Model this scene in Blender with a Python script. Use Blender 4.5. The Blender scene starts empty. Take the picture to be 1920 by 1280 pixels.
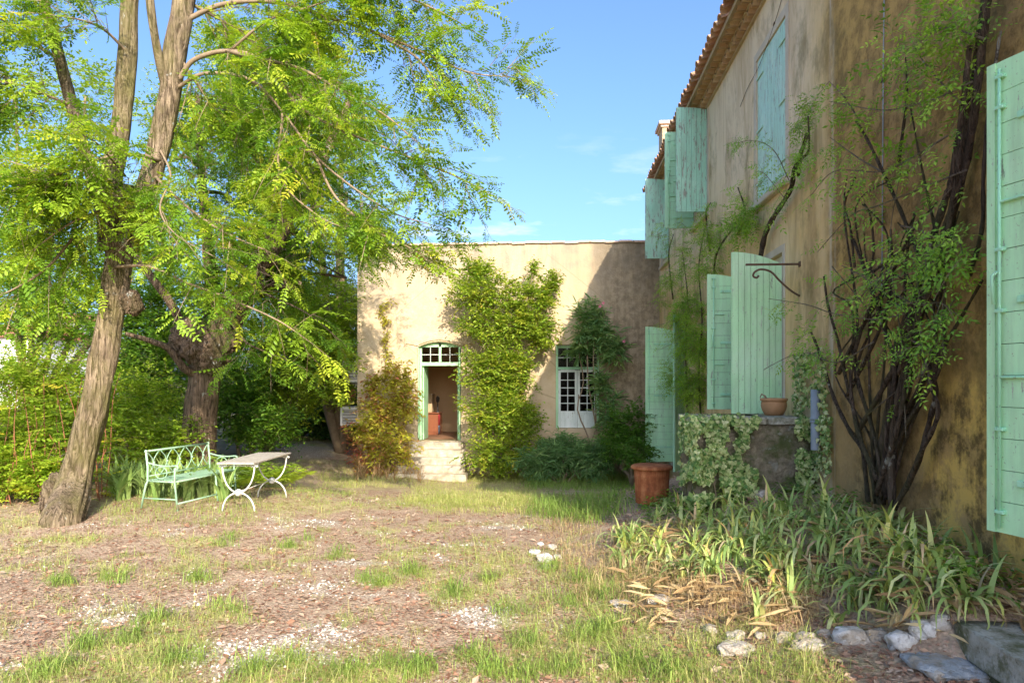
import bpy, bmesh, math, random
import numpy as np
from mathutils import Vector, Matrix, noise as mnoise

rng = np.random.RandomState(11)
random.seed(11)
R = math.radians
sc = bpy.context.scene
col = sc.collection

# ------------------------------------------------------------------ camera
F, CX, HY, CAMZ = 1280.0, 960.0, 715.0, 1.95      # focal length / horizon measured in the photo's pixels
TH = math.atan(90 / 1280.0)
cd = bpy.data.cameras.new('camera')
cam = bpy.data.objects.new('camera', cd); col.objects.link(cam)
cam.location = (0, 0, CAMZ); cam.rotation_euler = (R(90), 0, TH)
cd.sensor_width = 36; cd.lens = 24.0; cd.shift_y = 75 / 1920.0
cd.clip_start = 0.05; cd.clip_end = 2000
sc.camera = cam

# ------------------------------------------------------------------ sky and sun
SUN = Vector((1.0, -3.2, 1.83)).normalized()       # towards the sun
world = bpy.data.worlds.new('World'); sc.world = world; world.use_nodes = True
wn = world.node_tree; wn.nodes.clear()
wo = wn.nodes.new('ShaderNodeOutputWorld'); wb = wn.nodes.new('ShaderNodeBackground')
sky = wn.nodes.new('ShaderNodeTexSky'); sky.sky_type = 'NISHITA'; sky.sun_disc = False
sky.sun_elevation = math.asin(SUN.z); sky.sun_rotation = math.atan2(SUN.x, SUN.y)
sky.air_density = 0.9; sky.dust_density = 4.5; sky.ozone_density = 6.5; sky.altitude = 100
wb.inputs['Strength'].default_value = 0.15
# thin fair-weather wisps low in the sky
wtc = wn.nodes.new('ShaderNodeTexCoord'); wmp = wn.nodes.new('ShaderNodeMapping')
wmp.inputs['Scale'].default_value = (7, 7, 30)
wnz = wn.nodes.new('ShaderNodeTexNoise'); wnz.inputs['Scale'].default_value = 1.15; wnz.inputs['Detail'].default_value = 7
wnz.inputs['Roughness'].default_value = 0.58
wrp = wn.nodes.new('ShaderNodeValToRGB')
wrp.color_ramp.elements[0].position = 0.585; wrp.color_ramp.elements[1].position = 0.78
wrp.color_ramp.elements[1].color = (.65, .65, .65, 1)
wmx = wn.nodes.new('ShaderNodeMixRGB'); wmx.inputs['Color2'].default_value = (3.6, 3.7, 3.9, 1)
L = wn.links.new
L(wtc.outputs['Generated'], wmp.inputs['Vector']); L(wmp.outputs['Vector'], wnz.inputs['Vector'])
wsp = wn.nodes.new('ShaderNodeSeparateXYZ'); L(wtc.outputs['Generated'], wsp.inputs[0])
wmr = wn.nodes.new('ShaderNodeMapRange'); wmr.inputs[1].default_value = .20; wmr.inputs[2].default_value = .36; wmr.inputs[3].default_value = 1.; wmr.inputs[4].default_value = 0.
L(wsp.outputs['Z'], wmr.inputs[0]); wmm = wn.nodes.new('ShaderNodeMath'); wmm.operation = 'MULTIPLY'
L(wnz.outputs['Fac'], wrp.inputs['Fac']); L(wrp.outputs['Color'], wmm.inputs[0]); L(wmr.outputs[0], wmm.inputs[1]); L(wmm.outputs[0], wmx.inputs['Fac'])
L(sky.outputs['Color'], wmx.inputs['Color1']); L(wmx.outputs['Color'], wb.inputs['Color']); L(wb.outputs['Background'], wo.inputs['Surface'])

sd = bpy.data.lights.new('sun', 'SUN'); sd.energy = 2.85; sd.angle = R(0.53); sd.color = (1.0, 0.90, 0.74)
so = bpy.data.objects.new('sun', sd); col.objects.link(so)
so.rotation_mode = 'QUATERNION'; so.rotation_quaternion = SUN.to_track_quat('Z', 'Y'); so.location = (8, -25, 16)

sc.view_settings.view_transform = 'Standard'; sc.view_settings.look = 'None'
sc.view_settings.exposure = 1.42; sc.view_settings.gamma = 1.0; sc.view_settings.use_curve_mapping = False
sc.cycles.max_bounces = 5; sc.cycles.diffuse_bounces = 4; sc.cycles.glossy_bounces = 2; sc.cycles.transparent_max_bounces = 4; sc.cycles.transmission_bounces = 3; sc.cycles.caustics_reflective = False; sc.cycles.caustics_refractive = False

# ------------------------------------------------------------------ where things stand
FW = np.array([-math.sin(TH), math.cos(TH), 0]); RT = np.array([math.cos(TH), math.sin(TH), 0]); UP = np.array([0, 0, 1.0])
CAM = np.array([0, 0, CAMZ])
def ray(px, py): return FW + (px - CX) / F * RT + (HY - py) / F * UP
def atd(px, py, d): return CAM + d * ray(px, py)                 # a point at depth d
XW, YF = 2.7, 18.8                                               # house wall plane, far annex wall plane
def wallp(px, py, X=XW): r = ray(px, py); return CAM + r * (X / r[0])
def farp(px, py, Y=YF): r = ray(px, py); return CAM + r * (Y / r[1])
def proj(x, y, z):
    dx, dy, dz = np.asarray(x), np.asarray(y), np.asarray(z) - CAMZ
    d = dx * FW[0] + dy * FW[1]; d = np.where(d < .05, .05, d)
    return CX + F * (dx * RT[0] + dy * RT[1]) / d, HY - F * dz / d
def sm(v, a, b):
    t = np.clip((np.asarray(v, float) - a) / (b - a), 0, 1); return t * t * (3 - 2 * t)
_lat = np.random.RandomState(3).rand(64, 64)
def vnoise(x, y):
    x = np.asarray(x, float); y = np.asarray(y, float)
    xi = np.floor(x).astype(int); yi = np.floor(y).astype(int); fx = x - xi; fy = y - yi
    fx = fx * fx * (3 - 2 * fx); fy = fy * fy * (3 - 2 * fy)
    g = lambda i, j: _lat[i % 64, j % 64]
    return (g(xi, yi) * (1 - fx) + g(xi + 1, yi) * fx) * (1 - fy) + (g(xi, yi + 1) * (1 - fx) + g(xi + 1, yi + 1) * fx) * fy
def fbm(x, y, o=4):
    s = 0; a = .5; t = 0
    for i in range(o): s = s + a * vnoise(x + 17.3 * i, y + 5.1 * i); t += a; a *= .5; x = x * 2.03; y = y * 2.03
    return s / t
def gz(x, y):
    x = np.asarray(x, float); y = np.asarray(y, float)
    z = -0.62 * sm(y, 10, 17.5) * sm(x, -8.5, -5.2)
    z = z + 0.10 * sm(x, -2.5, -4.5) * sm(y, 7, 9.5)
    z = z + 0.78 * sm(x, -0.2, 2.5) * (1 - sm(y, 9.3, 13.5)) * (1 - .48 * sm(y, 6.2, 4.6))
    z = z + 0.37 * sm(x, 1.85, 2.4) * sm(y, 6.2, 4.6) * sm(y, 3.75, 4.25)
    z = z + 0.05 * (fbm(x * .7 + 40, y * .7 + 40, 3) - .5) + 0.02 * (fbm(x * 3.1 + 9, y * 3.1, 2) - .5)
    return z
def gp(px, py):
    r = ray(px, py); t = np.linspace(1.5, 60, 3000); P = CAM[None] + t[:, None] * r[None]
    k = np.nonzero(P[:, 2] < gz(P[:, 0], P[:, 1]))[0]
    p = P[k[0]] if len(k) else P[-1]
    return np.array([p[0], p[1], float(gz(p[0], p[1]))])

# ------------------------------------------------------------------ object helpers
WM = {}
def link(o, parent=None, world=None):
    w = world if world is not None else Matrix.Identity(4)
    col.objects.link(o)
    if parent is not None:
        o.parent = parent; o.matrix_parent_inverse = WM[parent].inverted()
    o.matrix_basis = w; WM[o] = w
    return o
def tag(o, label=None, cat=None, group=None, kind=None):
    if label: o['label'] = label
    if cat: o['category'] = cat
    if group: o['group'] = group
    if kind: o['kind'] = kind
    return o
def thing(name, label, cat, loc=(0, 0, 0), group=None):
    o = bpy.data.objects.new(name, None); o.empty_display_size = .1
    link(o, None, Matrix.Translation(Vector([float(c) for c in loc])))
    return tag(o, label, cat, group)

class MB:
    """collects vertices and faces; build() links them as one mesh object"""
    def __init__(s): s.v = []; s.f = []
    def add(s, vs, fs):
        b = len(s.v); s.v += [tuple(map(float, p)) for p in vs]; s.f += [tuple(b + i for i in f) for f in fs]; return s
    def box(s, c, d, M=None):
        x, y, z = d[0] / 2, d[1] / 2, d[2] / 2
        vs = [Vector((sx * x + c[0], sy * y + c[1], sz * z + c[2])) for sz in (-1, 1) for sy in (-1, 1) for sx in (-1, 1)]
        if M is not None: vs = [M @ v for v in vs]
        return s.add(vs, [(0, 2, 3, 1), (4, 5, 7, 6), (0, 1, 5, 4), (2, 6, 7, 3), (0, 4, 6, 2), (1, 3, 7, 5)])
    def prism(s, poly, t0, t1, M):
        """poly: (x,z) outline in the local XZ plane, extruded along local Y from t0 to t1"""
        n = len(poly); vs = [M @ Vector((x, t0, z)) for x, z in poly] + [M @ Vector((x, t1, z)) for x, z in poly]
        return s.add(vs, [tuple(range(n)), tuple(range(2 * n - 1, n - 1, -1))] + [(i, i + n, (i + 1) % n + n, (i + 1) % n) for i in range(n)])
    def tube(s, pts, rad, n=8, cap=True):
        P = [Vector([float(c) for c in p]) for p in pts]; m = len(P)
        rad = [rad] * m if np.isscalar(rad) else rad
        vs = []; nrm = None
        for i in range(m):
            t = (P[min(i + 1, m - 1)] - P[max(i - 1, 0)]).normalized()
            if nrm is None:
                a = Vector((0, 0, 1)) if abs(t.z) < .9 else Vector((1, 0, 0)); nrm = t.cross(a).normalized()
            else: nrm = (nrm - t * nrm.dot(t)).normalized()
            b = t.cross(nrm)
            for k in range(n):
                an = 2 * math.pi * k / n; vs.append(P[i] + (nrm * math.cos(an) + b * math.sin(an)) * rad[i])
        fs = [(i * n + k, i * n + (k + 1) % n, (i + 1) * n + (k + 1) % n, (i + 1) * n + k) for i in range(m - 1) for k in range(n)]
        if cap: fs += [tuple(range(n - 1, -1, -1)), tuple((m - 1) * n + k for k in range(n))]
        return s.add(vs, fs)
    def lathe(s, prof, c, n=28):
        vs = [(c[0] + r * math.cos(2 * math.pi * k / n), c[1] + r * math.sin(2 * math.pi * k / n), c[2] + z) for r, z in prof for k in range(n)]
        m = len(prof)
        fs = [(i * n + k, i * n + (k + 1) % n, (i + 1) * n + (k + 1) % n, (i + 1) * n + k) for i in range(m - 1) for k in range(n)]
        return s.add(vs, fs)
    def sphere(s, c, r, n=14, m=9, sq=(1, 1, 1)):
        return s.lathe([(max(1e-4, r * math.sin(math.pi * i / m)), -r * math.cos(math.pi * i / m) * sq[2]) for i in range(m + 1)], c, n)
    def build(s, name, mat, parent=None, smooth=False, world=None, bevel=0):
        me = bpy.data.meshes.new(name); me.from_pydata(s.v, [], s.f); me.update()
        if bevel:
            bm = bmesh.new(); bm.from_mesh(me); bmesh.ops.recalc_face_normals(bm, faces=bm.faces)
            bmesh.ops.bevel(bm, geom=bm.edges[:], offset=bevel, segments=1, affect='EDGES'); bm.to_mesh(me); bm.free()
        else:
            bm = bmesh.new(); bm.from_mesh(me); bmesh.ops.recalc_face_normals(bm, faces=bm.faces); bm.to_mesh(me); bm.free()
        me.materials.append(mat)
        if smooth: me.polygons.foreach_set('use_smooth', [True] * len(me.polygons))
        return link(bpy.data.objects.new(name, me), parent, world)

def catmull(P, n):
    P = [np.array(p, float) for p in P]; P = [2 * P[0] - P[1]] + P + [2 * P[-1] - P[-2]]
    out = []
    for i in range(1, len(P) - 2):
        for t in np.linspace(0, 1, n, endpoint=False):
            a, b, c, d = P[i - 1:i + 3]
            out.append(.5 * (2 * b + (c - a) * t + (2 * a - 5 * b + 4 * c - d) * t * t + (3 * b - a - 3 * c + d) * t ** 3))
    out.append(P[-2]); return np.array(out)

# ------------------------------------------------------------------ materials
class G:
    def __init__(s, name):
        s.m = bpy.data.materials.new(name); s.m.use_nodes = True; s.t = s.m.node_tree; s.t.nodes.clear()
        s.out = s.t.nodes.new('ShaderNodeOutputMaterial'); s.geo = s.t.nodes.new('ShaderNodeNewGeometry')
        s.pos = s.geo.outputs['Position']
    def put(s, sock, v):
        if hasattr(v, 'is_output') or isinstance(v, bpy.types.NodeSocket): s.t.links.new(v, sock)
        elif isinstance(v, (tuple, list)) and len(v) == 3 and sock.type == 'RGBA': sock.default_value = (*v, 1)
        else: sock.default_value = v
    def map(s, v, scale=(1, 1, 1), loc=(0, 0, 0)):
        n = s.t.nodes.new('ShaderNodeMapping'); n.inputs['Scale'].default_value = scale; n.inputs['Location'].default_value = loc
        s.put(n.inputs['Vector'], v); return n.outputs['Vector']
    def noise(s, scale, detail=5, rough=.6, vec=None, dist=0):
        n = s.t.nodes.new('ShaderNodeTexNoise'); n.inputs['Scale'].default_value = scale; n.inputs['Detail'].default_value = detail
        n.inputs['Roughness'].default_value = rough; n.inputs['Distortion'].default_value = dist; s.put(n.inputs['Vector'], vec if vec is not None else s.pos); return n.outputs['Fac']
    def voro(s, scale, vec=None, feat='F1', out='Distance'):
        n = s.t.nodes.new('ShaderNodeTexVoronoi'); n.feature = feat; n.inputs['Scale'].default_value = scale; s.put(n.inputs['Vector'], vec if vec is not None else s.pos); return n.outputs[out]
    def xyz(s):
        n = s.t.nodes.new('ShaderNodeSeparateXYZ'); s.put(n.inputs[0], s.pos); return n.outputs
    def ramp(s, f, stops):
        n = s.t.nodes.new('ShaderNodeValToRGB'); e = n.color_ramp.elements
        while len(e) < len(stops): e.new(.5)
        for i, (p, c) in enumerate(stops):
            e[i].position = p; e[i].color = (c, c, c, 1) if np.isscalar(c) else (*c, 1)
        s.put(n.inputs['Fac'], f); return n.outputs['Color']
    def rng(s, v, a, b, c=0., d=1.):
        n = s.t.nodes.new('ShaderNodeMapRange'); n.interpolation_type = 'SMOOTHSTEP'
        for i, x in enumerate((a, b, c, d)): n.inputs[i + 1].default_value = x
        s.put(n.inputs[0], v); return n.outputs[0]
    def mix(s, f, a, b, mode='MIX'):
        n = s.t.nodes.new('ShaderNodeMixRGB'); n.blend_type = mode
        s.put(n.inputs[0], f); s.put(n.inputs[1], a); s.put(n.inputs[2], b); return n.outputs[0]
    def op(s, o, a, b=0., c=None):
        n = s.t.nodes.new('ShaderNodeMath'); n.operation = o; s.put(n.inputs[0], a); s.put(n.inputs[1], b)
        return n.outputs[0]
    def attr(s, name):
        n = s.t.nodes.new('ShaderNodeAttribute'); n.attribute_name = name; return n.outputs['Fac']
    def bump(s, h, strength=.5, dist=.02):
        n = s.t.nodes.new('ShaderNodeBump'); n.inputs['Strength'].default_value = strength; n.inputs['Distance'].default_value = dist
        s.put(n.inputs['Height'], h); return n.outputs['Normal']
    def bsdf(s, color, rough=.8, spec=.3, metal=0., normal=None, trans=None, **kw):
        n = s.t.nodes.new('ShaderNodeBsdfPrincipled'); s.put(n.inputs['Base Color'], color); s.put(n.inputs['Roughness'], rough)
        s.put(n.inputs['Specular IOR Level'], spec); s.put(n.inputs['Metallic'], metal)
        if normal is not None: s.put(n.inputs['Normal'], normal)
        for k, v in kw.items(): s.put(n.inputs[k], v)
        o = n.outputs[0]
        if trans:
            tl = s.t.nodes.new('ShaderNodeBsdfTranslucent'); s.put(tl.inputs['Color'], trans[1])
            mx = s.t.nodes.new('ShaderNodeMixShader'); mx.inputs[0].default_value = trans[0]
            s.t.links.new(o, mx.inputs[1]); s.t.links.new(tl.outputs[0], mx.inputs[2]); o = mx.outputs[0]
        s.t.links.new(o, s.out.inputs['Surface']); return s.m

def m_plain(name, a, b, scale=6, rough=.8, bump=.3, bscale=40, spec=.3, metal=0.):
    g = G(name); f = g.noise(scale, 6, .65)
    c = g.mix(g.ramp(f, [(.3, 0.), (.7, 1.)]), a, b)
    return g.bsdf(c, rough, spec, metal, g.bump(g.noise(bscale, 5), bump, .01))

def m_leaf(name, stops, trans=.38, rough=.5, tint=1.25, spec=.35, objvar=False):
    g = G(name); c = g.ramp(g.attr('rnd'), stops)
    v = g.noise(3.0, 3); c = g.mix(1., c, g.ramp(v, [(.25, .72), (.75, 1.2)]), 'MULTIPLY')
    if objvar: c = g.mix(1., c, g.ramp(g.t.nodes.new('ShaderNodeObjectInfo').outputs['Random'], [(0., (.62, .72, .62)), (.5, (1., 1., 1.)), (.8, (1.25, 1.15, .95)), (1., (1.45, 1.1, .8))]), 'MULTIPLY')
    return g.bsdf(c, rough, spec, trans=(trans, g.mix(1., c, (tint, tint, tint * .7), 'MULTIPLY')))

# ---- stucco of the house wall: ochre render, rain streaks, black weathering near the vine
def m_house():
    g = G('house_stucco'); x, y, z = g.xyz()
    warp = g.noise(.8, 4, .6)
    streak = g.noise(1.0, 7, .7, g.map(g.pos, (1, 2.3, .5)), 1.2)
    streak2 = g.noise(1.0, 7, .7, g.map(g.pos, (1, 9, .5), (3, 7, 1)))
    blot = g.noise(.55, 5, .6); fine = g.noise(26, 6, .75); mid = g.noise(5.5, 6, .7)
    c = g.mix(g.ramp(blot, [(.35, 0.), (.62, 1.)]), (.66, .46, .19), (.74, .59, .36))
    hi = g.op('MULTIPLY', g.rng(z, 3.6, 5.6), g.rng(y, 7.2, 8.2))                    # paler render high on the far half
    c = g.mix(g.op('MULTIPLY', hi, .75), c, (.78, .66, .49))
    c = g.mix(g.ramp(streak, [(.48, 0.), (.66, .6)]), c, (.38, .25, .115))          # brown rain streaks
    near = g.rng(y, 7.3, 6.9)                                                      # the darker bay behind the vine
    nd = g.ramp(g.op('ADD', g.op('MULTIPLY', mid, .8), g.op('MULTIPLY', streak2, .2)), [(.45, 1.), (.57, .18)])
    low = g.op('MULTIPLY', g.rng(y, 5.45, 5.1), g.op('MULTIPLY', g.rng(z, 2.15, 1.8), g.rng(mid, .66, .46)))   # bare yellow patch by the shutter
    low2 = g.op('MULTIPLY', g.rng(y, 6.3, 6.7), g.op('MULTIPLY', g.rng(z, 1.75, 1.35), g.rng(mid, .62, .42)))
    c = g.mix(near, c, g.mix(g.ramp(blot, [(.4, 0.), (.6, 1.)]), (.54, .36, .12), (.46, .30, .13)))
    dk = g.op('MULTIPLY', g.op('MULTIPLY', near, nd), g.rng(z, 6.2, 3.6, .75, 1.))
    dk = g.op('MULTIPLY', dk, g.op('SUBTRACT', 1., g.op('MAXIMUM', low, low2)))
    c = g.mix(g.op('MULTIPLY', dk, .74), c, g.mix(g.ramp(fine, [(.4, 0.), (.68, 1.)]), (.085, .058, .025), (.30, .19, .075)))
    pat = g.op('ADD', g.op('MULTIPLY', g.noise(3.2, 7, .7), .75), g.op('MULTIPLY', streak2, .25))
    c = g.mix(g.op('MULTIPLY', low, .95), c, g.mix(g.ramp(pat, [(.47, 0.), (.57, 1.)]), (.66, .44, .12), (.13, .09, .035)))
    edge = g.op('MULTIPLY', g.rng(y, 6.88, 6.98), g.rng(y, 7.12, 7.02))              # pale lime run
    c = g.mix(g.op('MULTIPLY', edge, g.ramp(g.noise(1, 5, .7, g.map(g.pos, (1, 12, 1.2))), [(.42, 0.), (.6, .75)])), c, (.62, .55, .43))
    c = g.mix(g.ramp(g.voro(75), [(.0, .7), (.2, 0.)]), c, g.mix(.5, c, (.75, .62, .38)))    # sandy grains
    c = g.mix(g.ramp(g.noise(1.3, 6, .7, g.map(g.pos, (1, 1, .7), (5, 5, 5))), [(.53, 0.), (.66, .6)]), c, (.15, .125, .05))  # algae
    h = g.op('ADD', g.op('MULTIPLY', fine, .6), mid)
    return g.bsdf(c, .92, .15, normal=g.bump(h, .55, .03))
def m_annex():
    g = G('annex_stucco'); x, y, z = g.xyz()
    st = g.noise(1, 6, .65, g.map(g.pos, (2.4, 1, .3))); st2 = g.noise(1, 7, .7, g.map(g.pos, (6, 1, .5), (9, 0, 3)))
    fine = g.noise(28, 6, .75); mid = g.noise(3.2, 6, .65)
    c = g.mix(g.ramp(mid, [(.35, 0.), (.68, 1.)]), (.55, .41, .245), (.62, .49, .325))
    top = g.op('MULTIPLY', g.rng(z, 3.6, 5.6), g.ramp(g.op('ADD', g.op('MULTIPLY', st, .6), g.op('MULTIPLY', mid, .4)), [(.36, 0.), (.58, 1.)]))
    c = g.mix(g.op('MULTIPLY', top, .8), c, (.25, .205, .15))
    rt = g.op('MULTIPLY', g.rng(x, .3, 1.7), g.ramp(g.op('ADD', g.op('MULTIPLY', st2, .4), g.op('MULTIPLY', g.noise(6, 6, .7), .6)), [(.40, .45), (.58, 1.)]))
    c = g.mix(g.op('MULTIPLY', rt, .85), c, (.17, .13, .08))  # stained right end, its colour also deepening the shadow that falls there
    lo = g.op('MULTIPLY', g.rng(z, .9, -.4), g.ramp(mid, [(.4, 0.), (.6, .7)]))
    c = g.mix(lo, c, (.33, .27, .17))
    crack = g.ramp(g.voro(.55, g.map(g.pos, (1, 1, .7)), 'DISTANCE_TO_EDGE'), [(.0, .5), (.006, 0.)])
    c = g.mix(crack, c, (.25, .18, .1))
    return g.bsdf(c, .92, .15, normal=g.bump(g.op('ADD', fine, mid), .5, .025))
MT = {}
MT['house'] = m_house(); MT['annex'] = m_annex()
def m_paint(name, base, base2, wood=(.36, .30, .23), peel=.0, rough=.55):
    g = G(name); v = g.noise(2.2, 5, .6)
    c = g.mix(g.ramp(v, [(.3, 0.), (.7, 1.)]), base, base2)
    run = g.noise(1, 5, .7, g.map(g.pos, (10, 10, 1.2))); c = g.mix(g.ramp(run, [(.42, 0.), (.75, .42)]), c, (.22, .27, .17)); c = g.mix(g.ramp(g.noise(1.1, 6, .7), [(.5, 0.), (.72, .35)]), c, (.62, .74, .60)); c = g.mix(g.ramp(g.noise(55, 3, .6), [(.66, 0.), (.70, .75)]), c, (.25, .22, .15))
    nz = g.noise(1, 7, .75, g.map(g.pos, (26, 26, 4.5)))
    c2 = g.mix(g.ramp(g.noise(1, 5, .6, g.map(g.pos, (40, 40, 4))), [(.35, 0.), (.65, 1.)]), wood, tuple(w * .5 for w in wood))
    k = g.ramp(nz, [(.62 - peel * .17, 0.), (.65 - peel * .16, 1. if peel > .01 else .12)])
    c = g.mix(k, c, c2)
    return g.bsdf(c, rough, .35, normal=g.bump(g.op('ADD', g.op('MULTIPLY', k, -.5), g.noise(60, 4)), .3, .004))
MT['mint'] = m_paint('mint_paint', (.45, .76, .42), (.50, .79, .46), wood=(.40, .42, .33), peel=.07)
MT['mint_far'] = m_paint('mint_paint_older', (.37, .67, .42), (.41, .71, .45), peel=.1)
MT['peel'] = m_paint('peeling_green_paint', (.31, .60, .45), (.36, .64, .49), wood=(.36, .36, .30), peel=.42)
MT['peel2'] = m_paint('faded_blue_green_paint', (.42, .70, .55), (.52, .75, .62), wood=(.40, .42, .34), peel=.32)
MT['core'] = m_plain('shutter_shadow_gap_wood', (.10, .16, .10), (.14, .20, .13))
MT['green_iron'] = m_paint('green_painted_ironwork', (.35, .70, .44), (.40, .74, .48), wood=(.28, .16, .08), peel=.05)
MT['white_paint'] = m_paint('white_window_paint', (.72, .74, .70), (.66, .69, .64), peel=.08)
MT['lime'] = m_plain('lime_surround', (.62, .56, .46), (.48, .41, .31), 3, .9, .4)
MT['stone'] = m_plain('step_stone', (.60, .53, .42), (.30, .235, .15), 5.5, .95, .8, 30)
MT['soot'] = m_plain('room_plaster', (.68, .46, .26), (.60, .39, .21), 1.5, .9, .1)
MT['dark'] = m_plain('dark_room', (.05, .045, .04), (.07, .06, .05))
MT['floor'] = m_plain('terracotta_floor', (.36, .18, .10), (.42, .24, .14), 4, .6)
MT['mahog'] = m_plain('red_brown_wood', (.20, .065, .03), (.28, .10, .045), 5, .4, .1)
MT['beigebox'] = m_plain('pale_wood', (.50, .36, .21), (.44, .31, .18), 5, .5)
MT['black'] = m_plain('black_lacquer', (.02, .02, .02), (.04, .035, .03), 5, .4)
MT['redcloth'] = m_plain('red_cloth', (.45, .04, .05), (.35, .03, .04), 8, .9)
MT['bluecloth'] = m_plain('blue_cloth', (.08, .13, .24), (.2, .25, .3), 20, .9)
def m_tile(name, hi=(.55, .30, .17), lo=(.30, .15, .085)):
    g = G(name); oi = g.t.nodes.new('ShaderNodeObjectInfo').outputs['Random']
    c = g.mix(oi, hi, lo); n = g.noise(7, 6, .7)
    c = g.mix(g.ramp(n, [(.4, 0.), (.7, .8)]), c, (.50, .38, .25))
    c = g.mix(g.ramp(g.noise(14, 5), [(.58, 0.), (.7, .7)]), c, (.14, .10, .07))
    return g.bsdf(c, .9, .2, normal=g.bump(n, .4, .01))
MT['tile'] = m_tile('terracotta_tile'); MT['genoise'] = m_tile('weathered_genoise_tile', (.50, .36, .19), (.40, .25, .12))
MT['coping'] = m_tile('coping_tile', (.70, .50, .38), (.60, .40, .29))
MT['mortar'] = m_plain('mortar', (.48, .38, .24), (.36, .27, .16))
def m_glass():
    g = G('window_glass')
    return g.bsdf((.9, .95, .93), .03, .5, normal=g.bump(g.noise(2.5, 2), .05, .02), **{'Transmission Weight': 1., 'IOR': 1.1})
MT['glass'] = m_glass()
MT['iron'] = m_plain('dark_wrought_iron', (.10, .07, .05), (.16, .09, .05), 9, .7, .4, metal=.2)
def m_rust():
    g = G('rusty_sheet_iron'); n = g.noise(5, 8, .75); v = g.noise(1, 6, .7, g.map(g.pos, (9, 9, 1.5)))
    c = g.ramp(g.op('ADD', g.op('MULTIPLY', n, .5), g.op('MULTIPLY', v, .5)), [(.34, (.07, .028, .015)), (.48, (.27, .085, .03)), (.58, (.40, .17, .07)), (.70, (.45, .30, .2))])
    return g.bsdf(c, .85, .25, .15, g.bump(n, .5, .01))
MT['rust'] = m_rust()
MT['terracotta'] = m_plain('pot_terracotta', (.46, .25, .12), (.36, .19, .08), 9, .85)
MT['soil'] = m_plain('potting_soil', (.06, .04, .025), (.10, .07, .04), 20, .95)
MT['pvc'] = m_plain('grey_plastic_pipe', (.30, .33, .36), (.24, .27, .29), 8, .5, .1)
def m_mossy():
    g = G('mossy_masonry'); n = g.noise(3.4, 7, .7); f = g.noise(18, 6, .75)
    c = g.mix(g.ramp(f, [(.35, 0.), (.65, 1.)]), (.30, .25, .17), (.12, .10, .065))
    c = g.mix(g.ramp(n, [(.44, 0.), (.56, .85)]), c, (.075, .095, .025))
    c = g.mix(g.ramp(g.noise(9, 5), [(.60, 0.), (.70, .6)]), c, (.40, .39, .33))
    return g.bsdf(c, .95, .15, normal=g.bump(g.op('ADD', f, g.voro(9)), .9, .04))
MT['mossy'] = m_mossy()
def m_conc():
    g = G('weathered_concrete'); n = g.noise(8, 7, .75); f = g.noise(45, 5, .7)
    c = g.mix(g.ramp(n, [(.38, 0.), (.62, 1.)]), (.34, .31, .22), (.60, .57, .48)); c = g.mix(g.ramp(g.noise(3.5, 6, .7), [(.5, 0.), (.62, .8)]), c, (.13, .14, .05))
    c = g.mix(g.ramp(g.noise(26, 5, .7), [(.58, 0.), (.66, .8)]), c, (.55, .53, .47)); c = g.mix(g.ramp(f, [(.3, .7), (.42, 0.)]), c, (.09, .08, .055))
    return g.bsdf(c, .95, .12, normal=g.bump(g.op('ADD', n, f), 1., .03))
MT['concrete'] = m_conc()
def m_rock(name, a, b):
    g = G(name); n = g.noise(9, 7, .7); z = g.xyz()[2]
    c = g.mix(g.ramp(n, [(.35, 0.), (.65, 1.)]), a, b); c = g.mix(g.ramp(g.noise(22, 6, .7), [(.5, 0.), (.66, .75)]), c, (.20, .15, .10))
    c = g.mix(g.ramp(g.noise(5, 5, .6), [(.5, 0.), (.62, .7)]), c, (.34, .26, .17)); c = g.mix(g.ramp(g.noise(13, 4), [(.6, 0.), (.68, .6)]), c, (.16, .17, .10))
    return g.bsdf(c, .95, .15, normal=g.bump(g.op('ADD', n, g.op('MULTIPLY', g.noise(40, 5), .4)), .9, .03))
MT['slate'] = m_rock('blue_grey_stone', (.36, .38, .39), (.26, .27, .27))
MT['rock'] = m_rock('pale_limestone', (.58, .53, .46), (.42, .35, .27))
MT['rockw'] = m_rock('white_limestone', (.72, .69, .64), (.55, .51, .45))
MT['mat'] = m_plain('navy_rubber_mat', (.015, .02, .045), (.03, .04, .07), 40, .8)
MT['bench'] = m_paint('pale_green_bench_paint', (.26, .43, .27), (.31, .47, .31), wood=(.30, .17, .09), peel=.16)
MT['whiteiron'] = m_paint('chipped_white_paint_on_iron', (.76, .73, .66), (.70, .66, .58), wood=(.35, .2, .11), peel=.15)
MT['tabletop'] = m_plain('weathered_plank', (.50, .44, .36), (.36, .31, .25), 12, .85, .5)
MT['acwhite'] = m_plain('white_enamel', (.74, .73, .70), (.66, .65, .62), 4, .5, .1)
MT['acgrille'] = m_plain('grey_grille', (.35, .34, .32), (.28, .27, .26), 4, .6)
MT['farwhite'] = m_plain('white_house_wall', (.78, .75, .70), (.7, .67, .62), 1)
MT['roofred'] = m_plain('red_roof', (.50, .20, .11), (.40, .16, .09), 3)
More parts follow.
